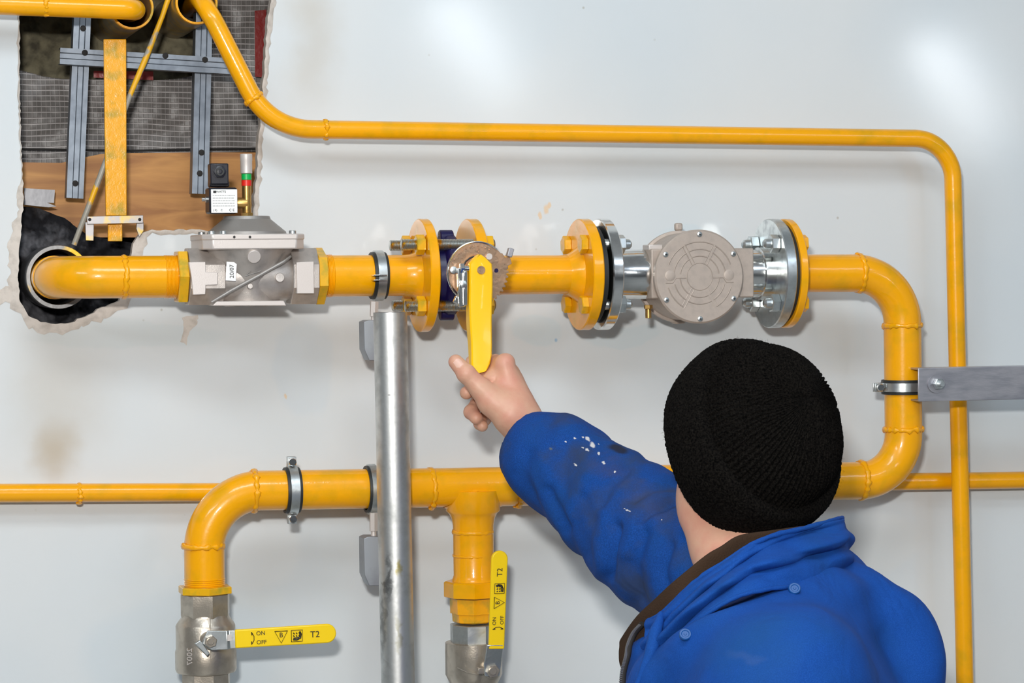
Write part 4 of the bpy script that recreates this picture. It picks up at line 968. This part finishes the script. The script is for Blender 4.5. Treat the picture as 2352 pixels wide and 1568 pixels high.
class Field:
    def __init__(s, lo, hi, h):
        s.h = h; s.o = np.array(lo, float); n = np.ceil((np.array(hi) - s.o) / h).astype(int) + 1
        ax = [s.o[i] + h * np.arange(n[i]) for i in range(3)]
        s.X, s.Y, s.Z = [q.astype(np.float32) for q in np.meshgrid(*ax, indexing='ij')]; s.F = np.full(s.X.shape, 1.0, np.float32)
    def put(s, d, k):
        if k <= 0: s.F = np.minimum(s.F, d); return
        hh = np.clip(.5 + .5 * (s.F - d) / k, 0, 1); s.F = s.F * (1 - hh) + d * hh - k * hh * (1 - hh)
    def cut(s, d, k=.002):
        hh = np.clip(.5 - .5 * (s.F + d) / k, 0, 1); s.F = s.F * (1 - hh) + (-d) * hh + k * hh * (1 - hh)
    def cone(s, a, b, ra, rb, k=.004, sub=False):
        a = np.array(a); b = np.array(b); ab = b - a; L2 = (ab ** 2).sum() + 1e-12
        px, py, pz = s.X - a[0], s.Y - a[1], s.Z - a[2]; t = np.clip((px * ab[0] + py * ab[1] + pz * ab[2]) / L2, 0, 1)
        d = np.sqrt((px - t * ab[0]) ** 2 + (py - t * ab[1]) ** 2 + (pz - t * ab[2]) ** 2) - (ra + (rb - ra) * t)
        s.cut(d, k) if sub else s.put(d, k)
    def ell(s, c, R, axes=None, k=.004, sub=False):
        c = np.array(c); p = [s.X - c[0], s.Y - c[1], s.Z - c[2]]
        if axes is not None: p = [p[0] * a[0] + p[1] * a[1] + p[2] * a[2] for a in axes]
        q = np.sqrt(sum((p[i] / R[i]) ** 2 for i in range(3))); g = np.sqrt(sum((p[i] / R[i] ** 2) ** 2 for i in range(3))) + 1e-9
        d = q * (q - 1) / g
        s.cut(d, k) if sub else s.put(d, k)
    def mesh(s): return surface_nets(s.F, s.o, s.h)
def T3(v): return (v[0], v[1], v[2])
RV, UV_, BV = CR @ V((1, 0, 0)), CR @ V((0, 1, 0)), CR @ V((0, 0, 1))

HC = P(1738, 1000, .80)                                   # centre of the head
hf = V((-.30, .92, .20)).normalized(); hr = hf.cross(V((0, 0, 1))).normalized(); hu = hr.cross(hf)
def HP(r, f, u): return T3(HC + hr * r + hf * f + hu * u)
bf = V((-.80, .60, 0)).normalized(); bl = V((0, 0, 1)).cross(bf); bu = V((0, 0, 1))
shR = P(1834, 1400, .84); shL = P(1790, 1500, 1.15); hip = P(1810, 2250, 1.0); hip.z = .88
wr = P(1206, 990, .378)
person = thing('person', (hip.x, hip.y, 0), 'person in black knit cap and blue work jacket reaching up to the yellow lever', 'person')

# --- right hand, fine grid
lo = P(1020, 1110, .25); hi = P(1330, 770, .48)
fld = Field((P(1020, 900, .40).x - .022, -.50, lo.z), (hi.x + .02, -.255, hi.z), .0015)
def H(px, py, d): return T3(P(px, py, d))
W = H(1212, 992, .382)
KI, KM, KR, KP = H(1158, 836, .366), H(1166, 858, .346), H(1163, 884, .328), H(1155, 912, .312)
for K, r, wr_ in ((KI, .0135, .021), (KM, .0135, .021), (KR, .0130, .019), (KP, .0125, .018)): fld.cone(H(1192, 955, .372), K, wr_, r, .012)
fld.cone(H(1185, 945, .375), H(1165, 880, .352), .027, .022, .012)
fld.cone(H(1265, 1060, .40), H(1203, 978, .38), .0275, .0265, .012)
fld.cone(H(1203, 978, .38), H(1180, 940, .375), .0262, .026, .014)
# knuckle bumps
for K in (KI, KM, KR, KP): fld.ell((K[0] + .003, K[1] - .001, K[2] + .003), (.0112, .0112, .0112), None, .006)
# fingers behind the lever: MCP, PIP, DIP, tip
def finger(pts, rs, k=.0035):
    for i in range(len(pts) - 1): fld.cone(pts[i], pts[i + 1], rs[i], rs[i + 1], k)
    for i in range(1, len(pts) - 1): fld.ell(pts[i], (rs[i] * 1.06,) * 3, None, .002)
finger([KI, H(1138, 832, .322), H(1102, 836, .304), H(1083, 830, .312)], [.0125, .0106, .0098, .0085])
finger([KM, H(1140, 868, .302), H(1100, 886, .298), H(1071, 902, .318)], [.0125, .0108, .0102, .0092])
finger([KR, H(1138, 900, .292), H(1098, 925, .300), H(1082, 946, .326), H(1094, 960, .345)], [.0120, .0106, .0102, .0098, .0090])
finger([KP, H(1140, 938, .292), H(1112, 962, .306), H(1103, 972, .330), H(1108, 978, .342)], [.0112, .0096, .0092, .0088, .0080])
# thumb with its mound
TM, TI, TT = H(1106, 894, .376), H(1071, 858, .374), H(1047, 831, .366)
fld.cone(H(1168, 950, .384), TM, .0235, .0150, .014)
fld.cone(H(1125, 925, .375), H(1160, 880, .356), .016, .016, .012)
fld.cone(TM, TI, .0145, .0126, .006)
fld.cone(TI, TT, .0122, .0104, .004)
fld.ell(TI, (.0130, .0126, .0130), None, .003)
# web between thumb and index
fld.cone(H(1118, 884, .358), H(1145, 858, .354), .013, .013, .010)
fld.cone(H(1104, 878, .340), H(1150, 852, .338), .012, .013, .008)
# creases and tendons
for a_, b_, r in ((H(1082, 872, .3905), H(1063, 862, .389), .0012), (H(1116, 905, .396), H(1094, 915, .392), .0012), (H(1136, 870, .3735), H(1122, 884, .3775), .002), (H(1180, 1000, .4085), H(1160, 975, .405), .0014)):
    fld.cone(a_, b_, r, r, .003, sub=True)
# grip clearance: carve the palm where the lever passes
hv, hfc = fld.mesh()
# --- rest of the body, coarse grid
b = Field((-.25, -1.42, .0), (1.05, -.36, 1.75), .0075) if False else None
def body_field(lo, hi, h):
    f = Field(lo, hi, h)
    cr_ = (hr, hf, hu)
    f.ell(HP(0, .0, -.004), (.074, .086, .092), cr_, .02)
    f.ell(HP(0, .038, -.040), (.068, .058, .085), cr_, .02)
    f.ell(HP(0, .050, -.100), (.050, .050, .034), cr_, .022)
    f.ell(HP(-.046, .030, -.085), (.026, .044, .036), cr_, .02); f.ell(HP(.046, .030, -.085), (.026, .044, .036), cr_, .02)
    f.ell(HP(0, .094, -.128), (.020, .016, .016), cr_, .014)
    f.cone(HP(0, .100, -.030), HP(0, .124, -.062), .008, .0125, .008); f.ell(HP(-.012, .108, -.066), (.008, .009, .007), cr_, .005); f.ell(HP(.012, .108, -.066), (.008, .009, .007), cr_, .005)
    f.ell(HP(0, .085, -.012), (.048, .018, .010), cr_, .012)
    for s_ in (-1, 1):
        f.ell(HP(s_ * .032, .098, -.028), (.016, .012, .011), cr_, .004, sub=True); f.ell(HP(s_ * .032, .084, -.028), (.0125, .0125, .0125), cr_, .002)
        f.ell(HP(s_ * .038, .075, -.058), (.022, .018, .018), cr_, .012)
        f.ell(HP(s_ * .080, -.010, -.045), (.008, .020, .030), cr_, .004)
    f.ell(HP(0, .100, -.092), (.024, .010, .0055), cr_, .003); f.ell(HP(0, .098, -.103), (.021, .010, .006), cr_, .003); f.ell(HP(0, .112, -.0975), (.022, .010, .0012), cr_, .001, sub=True)
    nb_ = P(1730, 1450, .86)
    f.cone(HP(0, .010, -.060), nb_, .050, .052, .03)
    f.cone(P(1634, 1180, .775), P(1668, 1262, .80), .040, .040, .02); f.cone(P(1668, 1262, .80), P(1710, 1350, .86), .040, .045, .02)
    f.cone(P(1834, 1470, .84), P(1790, 1600, 1.12), .055, .055, .04)
    cc_ = P(1800, 1800, 1.0)
    f.ell(T3(cc_), (.115, .165, .17), (bf, bl, bu), .04); f.ell((hip.x, hip.y, hip.z + .06), (.11, .155, .17), (bf, bl, bu), .05)
    el = P(1530, 1262, .62); f.cone(P(1834, 1450, .84), el, .052, .043, .03); f.cone(el, H(1265, 1060, .405), .041, .0285, .02); f.cone(H(1265, 1060, .405), H(1225, 1010, .388), .0285, .0265, .01)
    elL = V((shL.x + .04, shL.y - .03, shL.z - .30)); wl = V((elL.x - .10, elL.y + .03, elL.z - .24)); f.cone(P(1790, 1600, 1.12), elL, .052, .042, .03); f.cone(elL, wl, .041, .028, .02)
    hdL = wl + V((-.02, 0, -.07)); f.ell(T3((wl + hdL) / 2 + V((0, 0, -.012))), (.032, .022, .05), None, .012)
    for i in range(4):
        k0 = hdL + V((-.026 + .017 * i, 0, -.008)); k1 = k0 + V((-.004, .016, -.036)); f.cone(k0, k1, .0095, .0088, .004); f.cone(k1, k1 + V((0, .026, -.012)), .0088, .008, .003)
    f.cone(wl + V((-.02, 0, -.03)), wl + V((-.052, .012, -.075)), .013, .010, .008)
    for s_ in (-1, 1):
        h0 = hip + bl * (.095 * s_); kn = V((h0.x, h0.y, .48)) + bl * (.02 * s_) + bf * .03; an = V((kn.x, kn.y, .10)) - bf * .05
        f.cone(h0, kn, .082, .056, .04); f.cone(kn, an, .054, .038, .03); f.cone(an, an + bf * .15 - V((0, 0, .055)), .036, .030, .02)
    return f, elL, wl
f, elL, wl = body_field((-.45, -1.42, .0), (.60, -.34, 1.72), .0085)
bv, bfc = f.mesh()
# the head again on a finer grid so that the cheek and jaw read smoothly
f2, _, _ = body_field((HC.x - .19, HC.y - .18, HC.z - .235), (HC.x + .19, HC.y + .19, HC.z + .13), .0030)
gv, gfc = f2.mesh()
def inside(p, lo, hi): return all(lo[i] < p[i] < hi[i] for i in range(3))
m_in = np.all((bv > np.array([HC.x - .186, HC.y - .176, HC.z - .230])) & (bv < np.array([HC.x + .186, HC.y + .186, 9])), axis=1)
keep = ~m_in[bfc].all(1); bfc = bfc[keep]
allv = np.concatenate([hv, bv, gv]); allf = np.concatenate([hfc, bfc + len(hv), gfc + len(hv) + len(bv)])
def np_obj(name, v, fa, m, parent, ang=180, smooth=0):
    org = ORG[parent.name]; used = np.unique(fa); rm = -np.ones(len(v), int); rm[used] = np.arange(len(used)); v = v[used]; fa = rm[fa]
    me = bpy.data.meshes.new(name); me.from_pydata((v - np.array(org)).tolist(), [], fa.tolist()); me.validate()
    bm = bmesh.new(); bm.from_mesh(me); bmesh.ops.recalc_face_normals(bm, faces=bm.faces); bm.to_mesh(me); bm.free()
    for p in me.polygons: p.use_smooth = True
    me.materials.append(m); o = bpy.data.objects.new(name, me); COL.objects.link(o); o.parent = parent; ORG[o.name] = org
    if smooth: q = o.modifiers.new('smooth', 'SMOOTH'); q.iterations = smooth; q.factor = .5
    return o
body = np_obj('body', allv, allf, M_skin, person, smooth=4)
# thumb nail
tdir = (V(TT) - V(TI)).normalized(); nn_ = (CAM - V(TT)).normalized() + V((-.15, 0, .2)); nn_ = (nn_ - tdir * nn_.dot(tdir)).normalized(); ns = tdir.cross(nn_)
M_nail = mat('nail', (.74, .46, .36), .38, sss=.12)
nn_ = (nn_ - tdir * nn_.dot(tdir)).normalized(); ns = tdir.cross(nn_)
body.data.materials.append(M_nail); orgp = ORG[person.name]; ncen = V(TT) + nn_ * .0095 - tdir * .0045 + RV * .0015
for pl_ in body.data.polygons:
    q = pl_.center + orgp - ncen
    if q.length < .012 and pl_.normal.dot(nn_.normalized()) > .55:
        a1, a2 = q.dot(tdir) / .0062, q.dot(ns) / .0056
        if abs(a1) ** 3 + abs(a2) ** 3 < 1: pl_.material_index = 1
# eyes
for s_ in (-1, 1):
    MB().lathe(V(HP(s_ * .032, .084, -.028)), hf, [(.0128, .0052), (.0133, .001)], 20).build('iris', M_ink, person)

# --- jacket
def displaced(v, fa, amp_fn):
    me = bpy.data.meshes.new('tmp'); me.from_pydata(v.tolist(), [], fa.tolist()); n = np.zeros((len(v), 3))
    fn = np.cross(v[fa[:, 1]] - v[fa[:, 0]], v[fa[:, 2]] - v[fa[:, 0]])
    for k in range(4): np.add.at(n, fa[:, k], fn)
    n /= (np.linalg.norm(n, axis=1, keepdims=True) + 1e-12); bpy.data.meshes.remove(me)
    out = v.copy()
    for i in range(len(v)): out[i] += n[i] * amp_fn(V(v[i]))
    return out
def orient(v, fa):
    """sign so that normals point outward: centroid test"""
    fn = np.cross(v[fa[:, 1]] - v[fa[:, 0]], v[fa[:, 2]] - v[fa[:, 0]]); c = v[fa].mean(1) - v.mean(0)
    return fa if (fn * c).sum() > 0 else fa[:, ::-1]
fj = Field((-.40, -1.42, .70), (.62, -.66, 1.50), .0065)
cc_ = P(1795, 1660, 1.0)
fj.ell(T3(P(1795, 1780, 1.0)), (.165, .205, .20), (bf, bl, bu), .03)
fj.ell((hip.x, hip.y, hip.z + .12), (.165, .195, .25), (bf, bl, bu), .06)
fj.cone(P(1834, 1450, .84), P(1790, 1590, 1.12), .085, .098, .05)
fj.cone(P(1680, 1490, .97), P(1960, 1425, .95), .060, .052, .05)
fj.cone(P(1992, 1384, .95), P(2072, 1490, .96), .030, .040, .03); fj.cone(P(2072, 1478, .96), P(2075, 1750, 1.0), .040, .05, .05)
fj.cone(P(1560, 1520, .93), P(1545, 1850, .97), .052, .065, .05); fj.cone(P(1560, 1500, .93), P(1800, 1440, .98), .05, .07, .05)
fj.cone(P(1790, 1590, 1.13), elL, .085, .066, .05); fj.cone(elL, wl, .064, .052, .02)
fj.cone(shR, P(1640, 1330, .70), .095, .088, .04)
bq = [P(x, y, d) for x, y, d in ((1485, 1560, .985), (1519, 1505, 1.01), (1590, 1440, 1.055), (1650, 1398, 1.072), (1699, 1374, 1.075), (1760, 1360, 1.07), (1830, 1352, 1.045), (1905, 1336, 1.0), (1945, 1320, .94), (1940, 1308, .87), (1870, 1328, .82), (1770, 1358, .80), (1650, 1408, .80))]
for a_, b_ in zip(bq, bq[1:]): fj.cone(a_ - V((0, 0, .026)), b_ - V((0, 0, .026)), .022, .022, .035)
cb_ = [P(*q) for q in ((1519, 1500, 1.02), (1590, 1432, 1.065), (1699, 1366, 1.09), (1830, 1344, 1.06), (1950, 1311, .94), (1870, 1320, .82), (1770, 1350, .80), (1650, 1400, .80))]
cbc = sum(cb_, V((0, 0, 0))) / len(cb_); pn = np.linalg.svd(np.array([tuple(q - cbc) for q in cb_]))[2][2]; pn = pn if pn[2] > 0 else -pn
pdist = (fj.X - cbc.x) * pn[0] + (fj.Y - cbc.y) * pn[1] + (fj.Z - cbc.z) * pn[2]
rho = np.sqrt((fj.X - cbc.x) ** 2 + (fj.Y - cbc.y) ** 2 + (fj.Z - cbc.z) ** 2)
fj.cut(-(pdist - .010 - np.maximum(0, rho - .17) * .9), .012)
fj.cut(-(fj.Z - .76) * 1.0, .004) if False else None
jv, jf = fj.mesh(); jf = orient(jv, jf)
def jack_amp(p):
    q = (p - cc_); q = V((q.dot(bf), q.dot(bl), q.z))
    return noise.noise(V((q.x * 6, q.y * 6, q.z * 11 + q.x * 9))) * .009 + noise.noise(V((q.x * 22 + q.z * 14, q.y * 14, q.z * 20))) * .0028
jv = displaced(jv, jf, jack_amp)
jacket = np_obj('jacket', jv, jf, M_jacket, person, smooth=2)
# sleeve
SP = [(P(1212, 1024, .388), .042), (P(1226, 1034, .396), .053), (P(1258, 1052, .418), .0625), (P(1300, 1082, .447), .0660), (P(1350, 1122, .483), .0690), (P(1410, 1168, .53), .0755), (P(1462, 1208, .57), .083), (P(1530, 1256, .62), .089), (P(1640, 1320, .70), .094)]
lo = (P(1130, 1200, .4).x, -.84, 1.22); hi_ = (P(1700, 1200, .75).x, -.30, P(1300, 930, .4).z)
fs_ = Field((lo[0], lo[1], 1.05), (hi_[0] + .08, hi_[1], hi_[2] + .03), .0042)
for (a_, ra), (b_, rb) in zip(SP, SP[1:]): fs_.cone(a_, b_, ra, rb, .008)
# hollow of the cuff and flat cuff end
sax = (SP[0][0] - SP[2][0]).normalized(); ce = P(1204, 1013, .384)
dpl = (fs_.X - ce.x) * sax.x + (fs_.Y - ce.y) * sax.y + (fs_.Z - ce.z) * sax.z
fs_.F = np.maximum(fs_.F, dpl)
fs_.cone(ce + sax * .05, P(1222, 1024, .394) - sax * .02, .036, .040, .003, sub=True)
sv, sf = fs_.mesh(); sf = orient(sv, sf)
s0_, s1_ = SP[1][0], SP[7][0]; sdir = (s1_ - s0_).normalized(); sL = (s1_ - s0_).length
su = (UV_ - sdir * UV_.dot(sdir)).normalized(); sw = sdir.cross(su)
def g(x, w_): return math.exp(-(x / w_) ** 2)
CRE = []   # creases: pixel polyline, depth sign, width m, amplitude
for pl, am, wd in (([(1475, 1195), (1545, 1145), (1590, 1140)], -.0075, .006), ([(1455, 1145), (1500, 1120), (1555, 1108)], -.004, .007), ([(1418, 1210), (1405, 1265), (1400, 1320)], -.007, .006),
                   ([(1262, 1125), (1280, 1170), (1300, 1215)], -.005, .006), ([(1480, 1225), (1455, 1290), (1462, 1380)], -.005, .009), ([(1335, 1140), (1325, 1200), (1350, 1270)], -.004, .009),
                   ([(1540, 1255), (1520, 1310), (1530, 1370)], -.005, .008), ([(1385, 1100), (1350, 1150), (1348, 1190)], -.003, .010), ([(1300, 960), (1380, 1010), (1460, 1040)], .003, .012), ([(1215, 1040), (1195, 1085), (1215, 1130)], -.0025, .008),
                   ([(1440, 1075), (1400, 1110), (1378, 1150)], -.0035, .007), ([(1500, 1180), (1470, 1200), (1440, 1270)], .004, .010), ([(1385, 1180), (1375, 1240), (1385, 1310)], .004, .009)):
    CRE.append(([q for q in pl], am, wd))
def proj(p):
    q = CR.transposed() @ (p - CAM); return (1176 - q.x / q.z * F, 784 + q.y / q.z * F)
def seg_d(x, y, pl):
    best = 1e9
    for (x0_, y0_), (x1_, y1_) in zip(pl, pl[1:]):
        dx, dy = x1_ - x0_, y1_ - y0_; t_ = max(0, min(1, ((x - x0_) * dx + (y - y0_) * dy) / (dx * dx + dy * dy))); best = min(best, math.hypot(x - x0_ - t_ * dx, y - y0_ - t_ * dy))
    return best
def sl_amp(p):
    q = p - s0_; u = q.dot(sdir); a_ = math.atan2(q.dot(su), q.dot(sw)); r = noise.noise(V((u * 16, math.cos(a_) * 1.3, math.sin(a_) * 1.3 + u * 8))) * .006
    r += noise.noise(V((u * 40 + math.sin(a_) * 2, math.cos(a_) * 2, math.sin(a_) * 2))) * .0022
    if q.dot(BV) > -.02:
        x, y = proj(p)
        for pl, am, wd in CRE:
            d_px = seg_d(x, y, pl) * .00057
            if d_px < wd * 3: r += 1.6 * am * g(d_px, wd)
    return r * min(1, max(.15, u / .05 + .4))
sv = displaced(sv, sf, sl_amp)
slv = np_obj('sleeve', sv, sf, M_sleeve_c, jacket, smooth=2)
# --- collar
def curve_pts(tab, n):
    pts = [P(*q) for q in tab]; out = []
    for i in range(n + 1):
        t_ = i / n * (len(pts) - 1); k = min(int(t_), len(pts) - 2); u = t_ - k
        p0, p1, p2, p3 = pts[max(k - 1, 0)], pts[k], pts[k + 1], pts[min(k + 2, len(pts) - 1)]
        out.append(.5 * ((2 * p1) + (p2 - p0) * u + (2 * p0 - 5 * p1 + 4 * p2 - p3) * u * u + (3 * p1 - 3 * p2 + p3 - p0) * u ** 3))
    return out
topc = [(1487, 1424, .955), (1522, 1407, .985), (1604, 1330, 1.02), (1672, 1286, 1.03), (1723, 1252, 1.03), (1774, 1230, 1.02), (1842, 1214, .995), (1905, 1197, .96), (1933, 1190, .915), (1925, 1192, .87), (1860, 1205, .83), (1760, 1240, .80), (1640, 1310, .80), (1540, 1390, .82), (1470, 1460, .87)]
basc = [(1478, 1560, .985), (1519, 1500, 1.02), (1590, 1432, 1.065), (1650, 1390, 1.085), (1699, 1366, 1.09), (1760, 1352, 1.085), (1830, 1344, 1.06), (1905, 1328, 1.01), (1950, 1311, .94), (1940, 1300, .87), (1870, 1320, .82), (1770, 1350, .80), (1650, 1400, .80), (1560, 1470, .83), (1500, 1540, .88)]
linc = [(1428, 1472, .895), (1468, 1415, .935), (1502, 1378, .965), (1553, 1330, .995), (1618, 1276, 1.005), (1658, 1252, 1.005), (1696, 1229, .995), (1760, 1218, .98), (1830, 1208, .955), (1890, 1203, .93), (1915, 1200, .90), (1890, 1205, .86), (1800, 1225, .825), (1700, 1262, .815), (1600, 1320, .82), (1520, 1390, .84), (1450, 1455, .87)]
linb = [(1436, 1560, .90), (1500, 1500, .95), (1560, 1455, .99), (1600, 1420, 1.0), (1650, 1390, 1.0), (1700, 1370, .995), (1740, 1350, .985), (1790, 1345, .97), (1850, 1340, .95), (1890, 1330, .925), (1900, 1320, .90), (1880, 1320, .87), (1800, 1340, .84), (1700, 1370, .835), (1620, 1400, .84), (1540, 1470, .86), (1470, 1540, .88)]
def collar(top, base, n, rows, bulge, th, name, m, parent, amp, seed, roll=.0):
    A = curve_pts(base, n); B = curve_pts(top, n); cen = sum(B, V((0, 0, 0))) / len(B); vs = []
    for j in range(rows + 1):
        t_ = j / rows
        for i in range(n + 1):
            p = A[i].lerp(B[i], t_); o_ = (p - cen); o_.z = 0; o_.normalize()
            p = p + o_ * (bulge * math.sin(t_ * PI) + noise.noise(V((i * .16 + t_ * 2.5, t_ * 3 - i * .05, seed))) * amp * min(1, t_ * 3))
            if bulge > .005:
                s_f = i / n
                for c0, c1, wd_, am_ in ((.42, 1.0, .07, -.011), (.05, .85, .08, -.012), (.66, .75, .06, -.006), (.24, .9, .06, .007)):
                    if s_f < .62: p = p + o_ * (am_ * math.exp(-((t_ - c0 - c1 * s_f) / wd_) ** 2) * min(1, (.62 - s_f) / .12) * min(1, (1 - t_) * 8))
            if roll and t_ > .82: p = p + o_ * (-(t_ - .82) / .18) ** 2 * -roll
            vs.append(p)
    W_ = n + 1; o = MB().add(vs, [(j * W_ + i, j * W_ + i + 1, (j + 1) * W_ + i + 1, (j + 1) * W_ + i) for j in range(rows) for i in range(n)]).build(name, m, parent, 180)
    s_ = o.modifiers.new('t', 'SOLIDIFY'); s_.thickness = th; s_.offset = 0; b_ = o.modifiers.new('s', 'SUBSURF'); b_.levels = 1; b_.render_levels = 2; return o, B, A
col, cB_, cA_ = collar(topc, basc, 90, 26, .006, .004, 'collar', M_jacket, jacket, .015, 4, .004)
collar(linc, linb, 70, 10, .004, .009, 'collar_lining', M_fleece, jacket, .003, 9)
# piping along the collar edge, seam, flap, zip
MB().sweep(cB_[:58], .0030, 8, nz=.0012, nf=160).build('collar_edge', M_jacket, jacket, 80)
MB().sweep([q + V((0, -.004, .0)) for q in cA_[2:58]], .0026, 8, nz=.001, nf=120).build('collar_seam', M_jacket, jacket, 80)
fl = MB().sweep(curve_pts([(1520, 1408, .992), (1512, 1432, 1.005), (1503, 1462, 1.012), (1494, 1500, 1.018), (1479, 1540, 1.02), (1462, 1575, 1.02)], 24), [.0035 + .0045 * math.sin(i / 24 * PI) for i in range(25)], 12, nz=.001)
fl.build('storm_flap', M_jacket, jacket, 80)
zp = curve_pts([(1476, 1432, .955), (1458, 1452, .945), (1446, 1480, .945), (1442, 1505, .95), (1432, 1545, .95), (1428, 1600, .955)], 60)
zt = MB().sweep(zp, .0036, 10)
zo = zt.build('zip_tape', M_dark, jacket, 80)
tz = MB()
for i in range(2, 60): tz.box(zp[i] + V((-.0030, -.0015, 0)), .003, .003, .0013)
tz.build('zip_teeth', M_sleeve_d, zo)
# snap buttons on the collar seam
M_snap = mat('blue_snap', (.003, .07, .26), .4)
for q in ((1825, 1351, 1.0), (1574, 1456, 1.0)):
    r_ = ray(q[0], q[1]).normalized(); best = None
    deps = [V(v_) for v_ in jv[::3]]
    cand = [v_ for v_ in deps if math.hypot(proj(v_)[0] - q[0], proj(v_)[1] - q[1]) < 14]
    d0 = max((-v_.y for v_ in cand), default=1.08); c_ = P(q[0], q[1], d0 + .0005)
    ax_ = (BV * .8 + V((0, 0, .5))).normalized()
    MB().lathe(c_ - ax_ * .003, ax_, [(0, .0070), (.0034, .0070), (.0044, .0062), (.0044, .0046), (.0036, .0038), (.0036, .0018), (.0042, .0014)], 28).build('snap_button', M_snap, jacket)

# --- knit cap
hax = (RV * .54 + UV_ * .44 + BV * .72).normalized(); e1_ = (UV_ - hax * UV_.dot(hax)).normalized(); e2_ = hax.cross(e1_)
NT, NP_ = 672, 110
def cap_pt(th, ph, off):
    n = hax * math.cos(ph) + (e1_ * math.cos(th) + e2_ * math.sin(th)) * math.sin(ph)
    r, u, b_ = n.dot(RV), n.dot(UV_), n.dot(BV); off = off + .013 * max(0, -.8 * u + .6 * b_ - .25) ** 2
    return HC + RV * (r * (.1065 + off)) + UV_ * (u * (.1140 + off)) + BV * (b_ * (.1055 + off))
def cap_rows(p0, p1, rows, off, rib, nrib, fz, nt):
    vs = []
    for j in range(rows + 1):
        for i in range(nt):
            th = 2 * PI * i / nt; ex = math.radians(9) * max(0, -math.cos(th)) if p1 > 1.9 and p0 < 1.9 else (math.radians(9) * max(0, -math.cos(th)) if p0 > 1.9 else 0)
            ph = p0 + (0 if p0 < 1.9 else ex) + (p1 + ex - p0 - (0 if p0 < 1.9 else ex)) * j / rows
            o_ = off(ph, j / rows)
            k = min(1, math.sin(ph) * 1.6)
            # four decrease sectors in the crown
            sec = (th % (PI / 2)) - PI / 4
            tw = th + .5 * (1 - k) * sec
            o_ += rib * k * math.cos(nrib * tw) * (1 + .35 * math.cos(ph * 330))
            if ph < .9: o_ -= .0022 * math.exp(-((abs(sec) - PI / 4) * ph / .03) ** 2)
            p = cap_pt(th, ph, o_); o2 = noise.noise(p * 330) * fz + noise.noise(p * 9) * .004 + noise.noise(p * 26) * .0012
            vs.append(p + (p - HC).normalized() * o2)
    return vs, [(j * nt + i, j * nt + (i + 1) % nt, (j + 1) * nt + (i + 1) % nt, (j + 1) * nt + i) for j in range(rows) for i in range(nt)]
vs, fs = cap_rows(.012, math.radians(80), 190, lambda ph, t_: -.003 * min(1, max(0, (ph - 1.0) / .22)), .0013, 84, .0006, NT)
mb = MB(); mb.add(vs, fs); mb.f.append(tuple(reversed(range(NT))))
cap = mb.build('knit_cap', M_knit, person, 180)
def cuff_off(ph, t_):
    return .0140 * (1 - (2 * max(0, t_ - .5) ) ** 12) * (1 - math.exp(-(t_ / .05))) * (.8 + .2 * math.sin(t_ * PI)) - (.012 * math.exp(-(t_ / .03)))
vs, fs = cap_rows(math.radians(72.5), math.radians(119), 90, cuff_off, .0, 84, .0014, NT)
v2, f2_ = cap_rows(math.radians(119), math.radians(112), 6, lambda ph, t_: -.004 - .004 * t_, 0, 84, .0008, NT)
mb = MB(); mb.add(vs, fs); n0 = len(vs); mb.add(v2, f2_)
mb.f += [((90) * NT + i, 90 * NT + (i + 1) % NT, n0 + (i + 1) % NT, n0 + i) for i in range(NT)]
mb.build('folded_brim', M_knit, cap, 180)
# wool fuzz: short loose fibres standing on the knit
rnd = random.Random(5); fz = MB(); fvs = []; ffs = []
for i in range(9000):
    ph = math.acos(1 - rnd.random() * (1 - math.cos(math.radians(117)))); th = rnd.random() * 2 * PI
    bo = .0125 if ph > math.radians(75) else .0005
    p = cap_pt(th, ph, bo - .001); p += (p - HC).normalized() * (noise.noise(p * 9) * .004); nrm = (p - HC).normalized(); tg = V((rnd.gauss(0, 1), rnd.gauss(0, 1), rnd.gauss(0, 1))); q = p + (nrm * rnd.uniform(.3, 1) + tg * .5) * rnd.uniform(.001, .0032)
    sd = nrm.cross(tg).normalized() * .00014; k = len(fvs); fvs += [p - sd, p + sd, q]; ffs.append((k, k + 1, k + 2))
fz.add(fvs, ffs); fo_ = fz.build('wool_fuzz', M_knit, cap, 180); fo_['kind'] = 'stuff'
# --- trousers and boots
ft = Field((hip.x - .35, hip.y - .40, .04), (hip.x + .35, hip.y + .35, 1.06), .0125)
ft.ell((hip.x, hip.y, hip.z + .03), (.135, .18, .14), (bf, bl, bu), .05)
fb_ = Field((hip.x - .35, hip.y - .45, .0), (hip.x + .35, hip.y + .45, .26), .008)
for s_ in (-1, 1):
    h0 = hip + bl * (.095 * s_); kn = V((h0.x, h0.y, .48)) + bl * (.02 * s_) + bf * .03; an = V((kn.x, kn.y, .10)) - bf * .05
    ft.cone(h0, kn, .098, .074, .04); ft.cone(kn, an + V((0, 0, .04)), .072, .066, .03)
    fb_.cone(an + V((0, 0, .06)), an - V((0, 0, .02)), .052, .05, .02); fb_.cone(an - V((0, 0, .045)) - bf * .01, an + bf * .16 - V((0, 0, .055)), .050, .044, .02)
ft.F = np.maximum(ft.F, .09 - ft.Z); tv_, tf_ = ft.mesh(); np_obj('trousers', tv_, orient(tv_, tf_), M_trous, person, smooth=2)
fb_.F = np.maximum(fb_.F, .010 - fb_.Z); tv_, tf_ = fb_.mesh(); np_obj('boots', tv_, orient(tv_, tf_), M_boot, person, smooth=1)
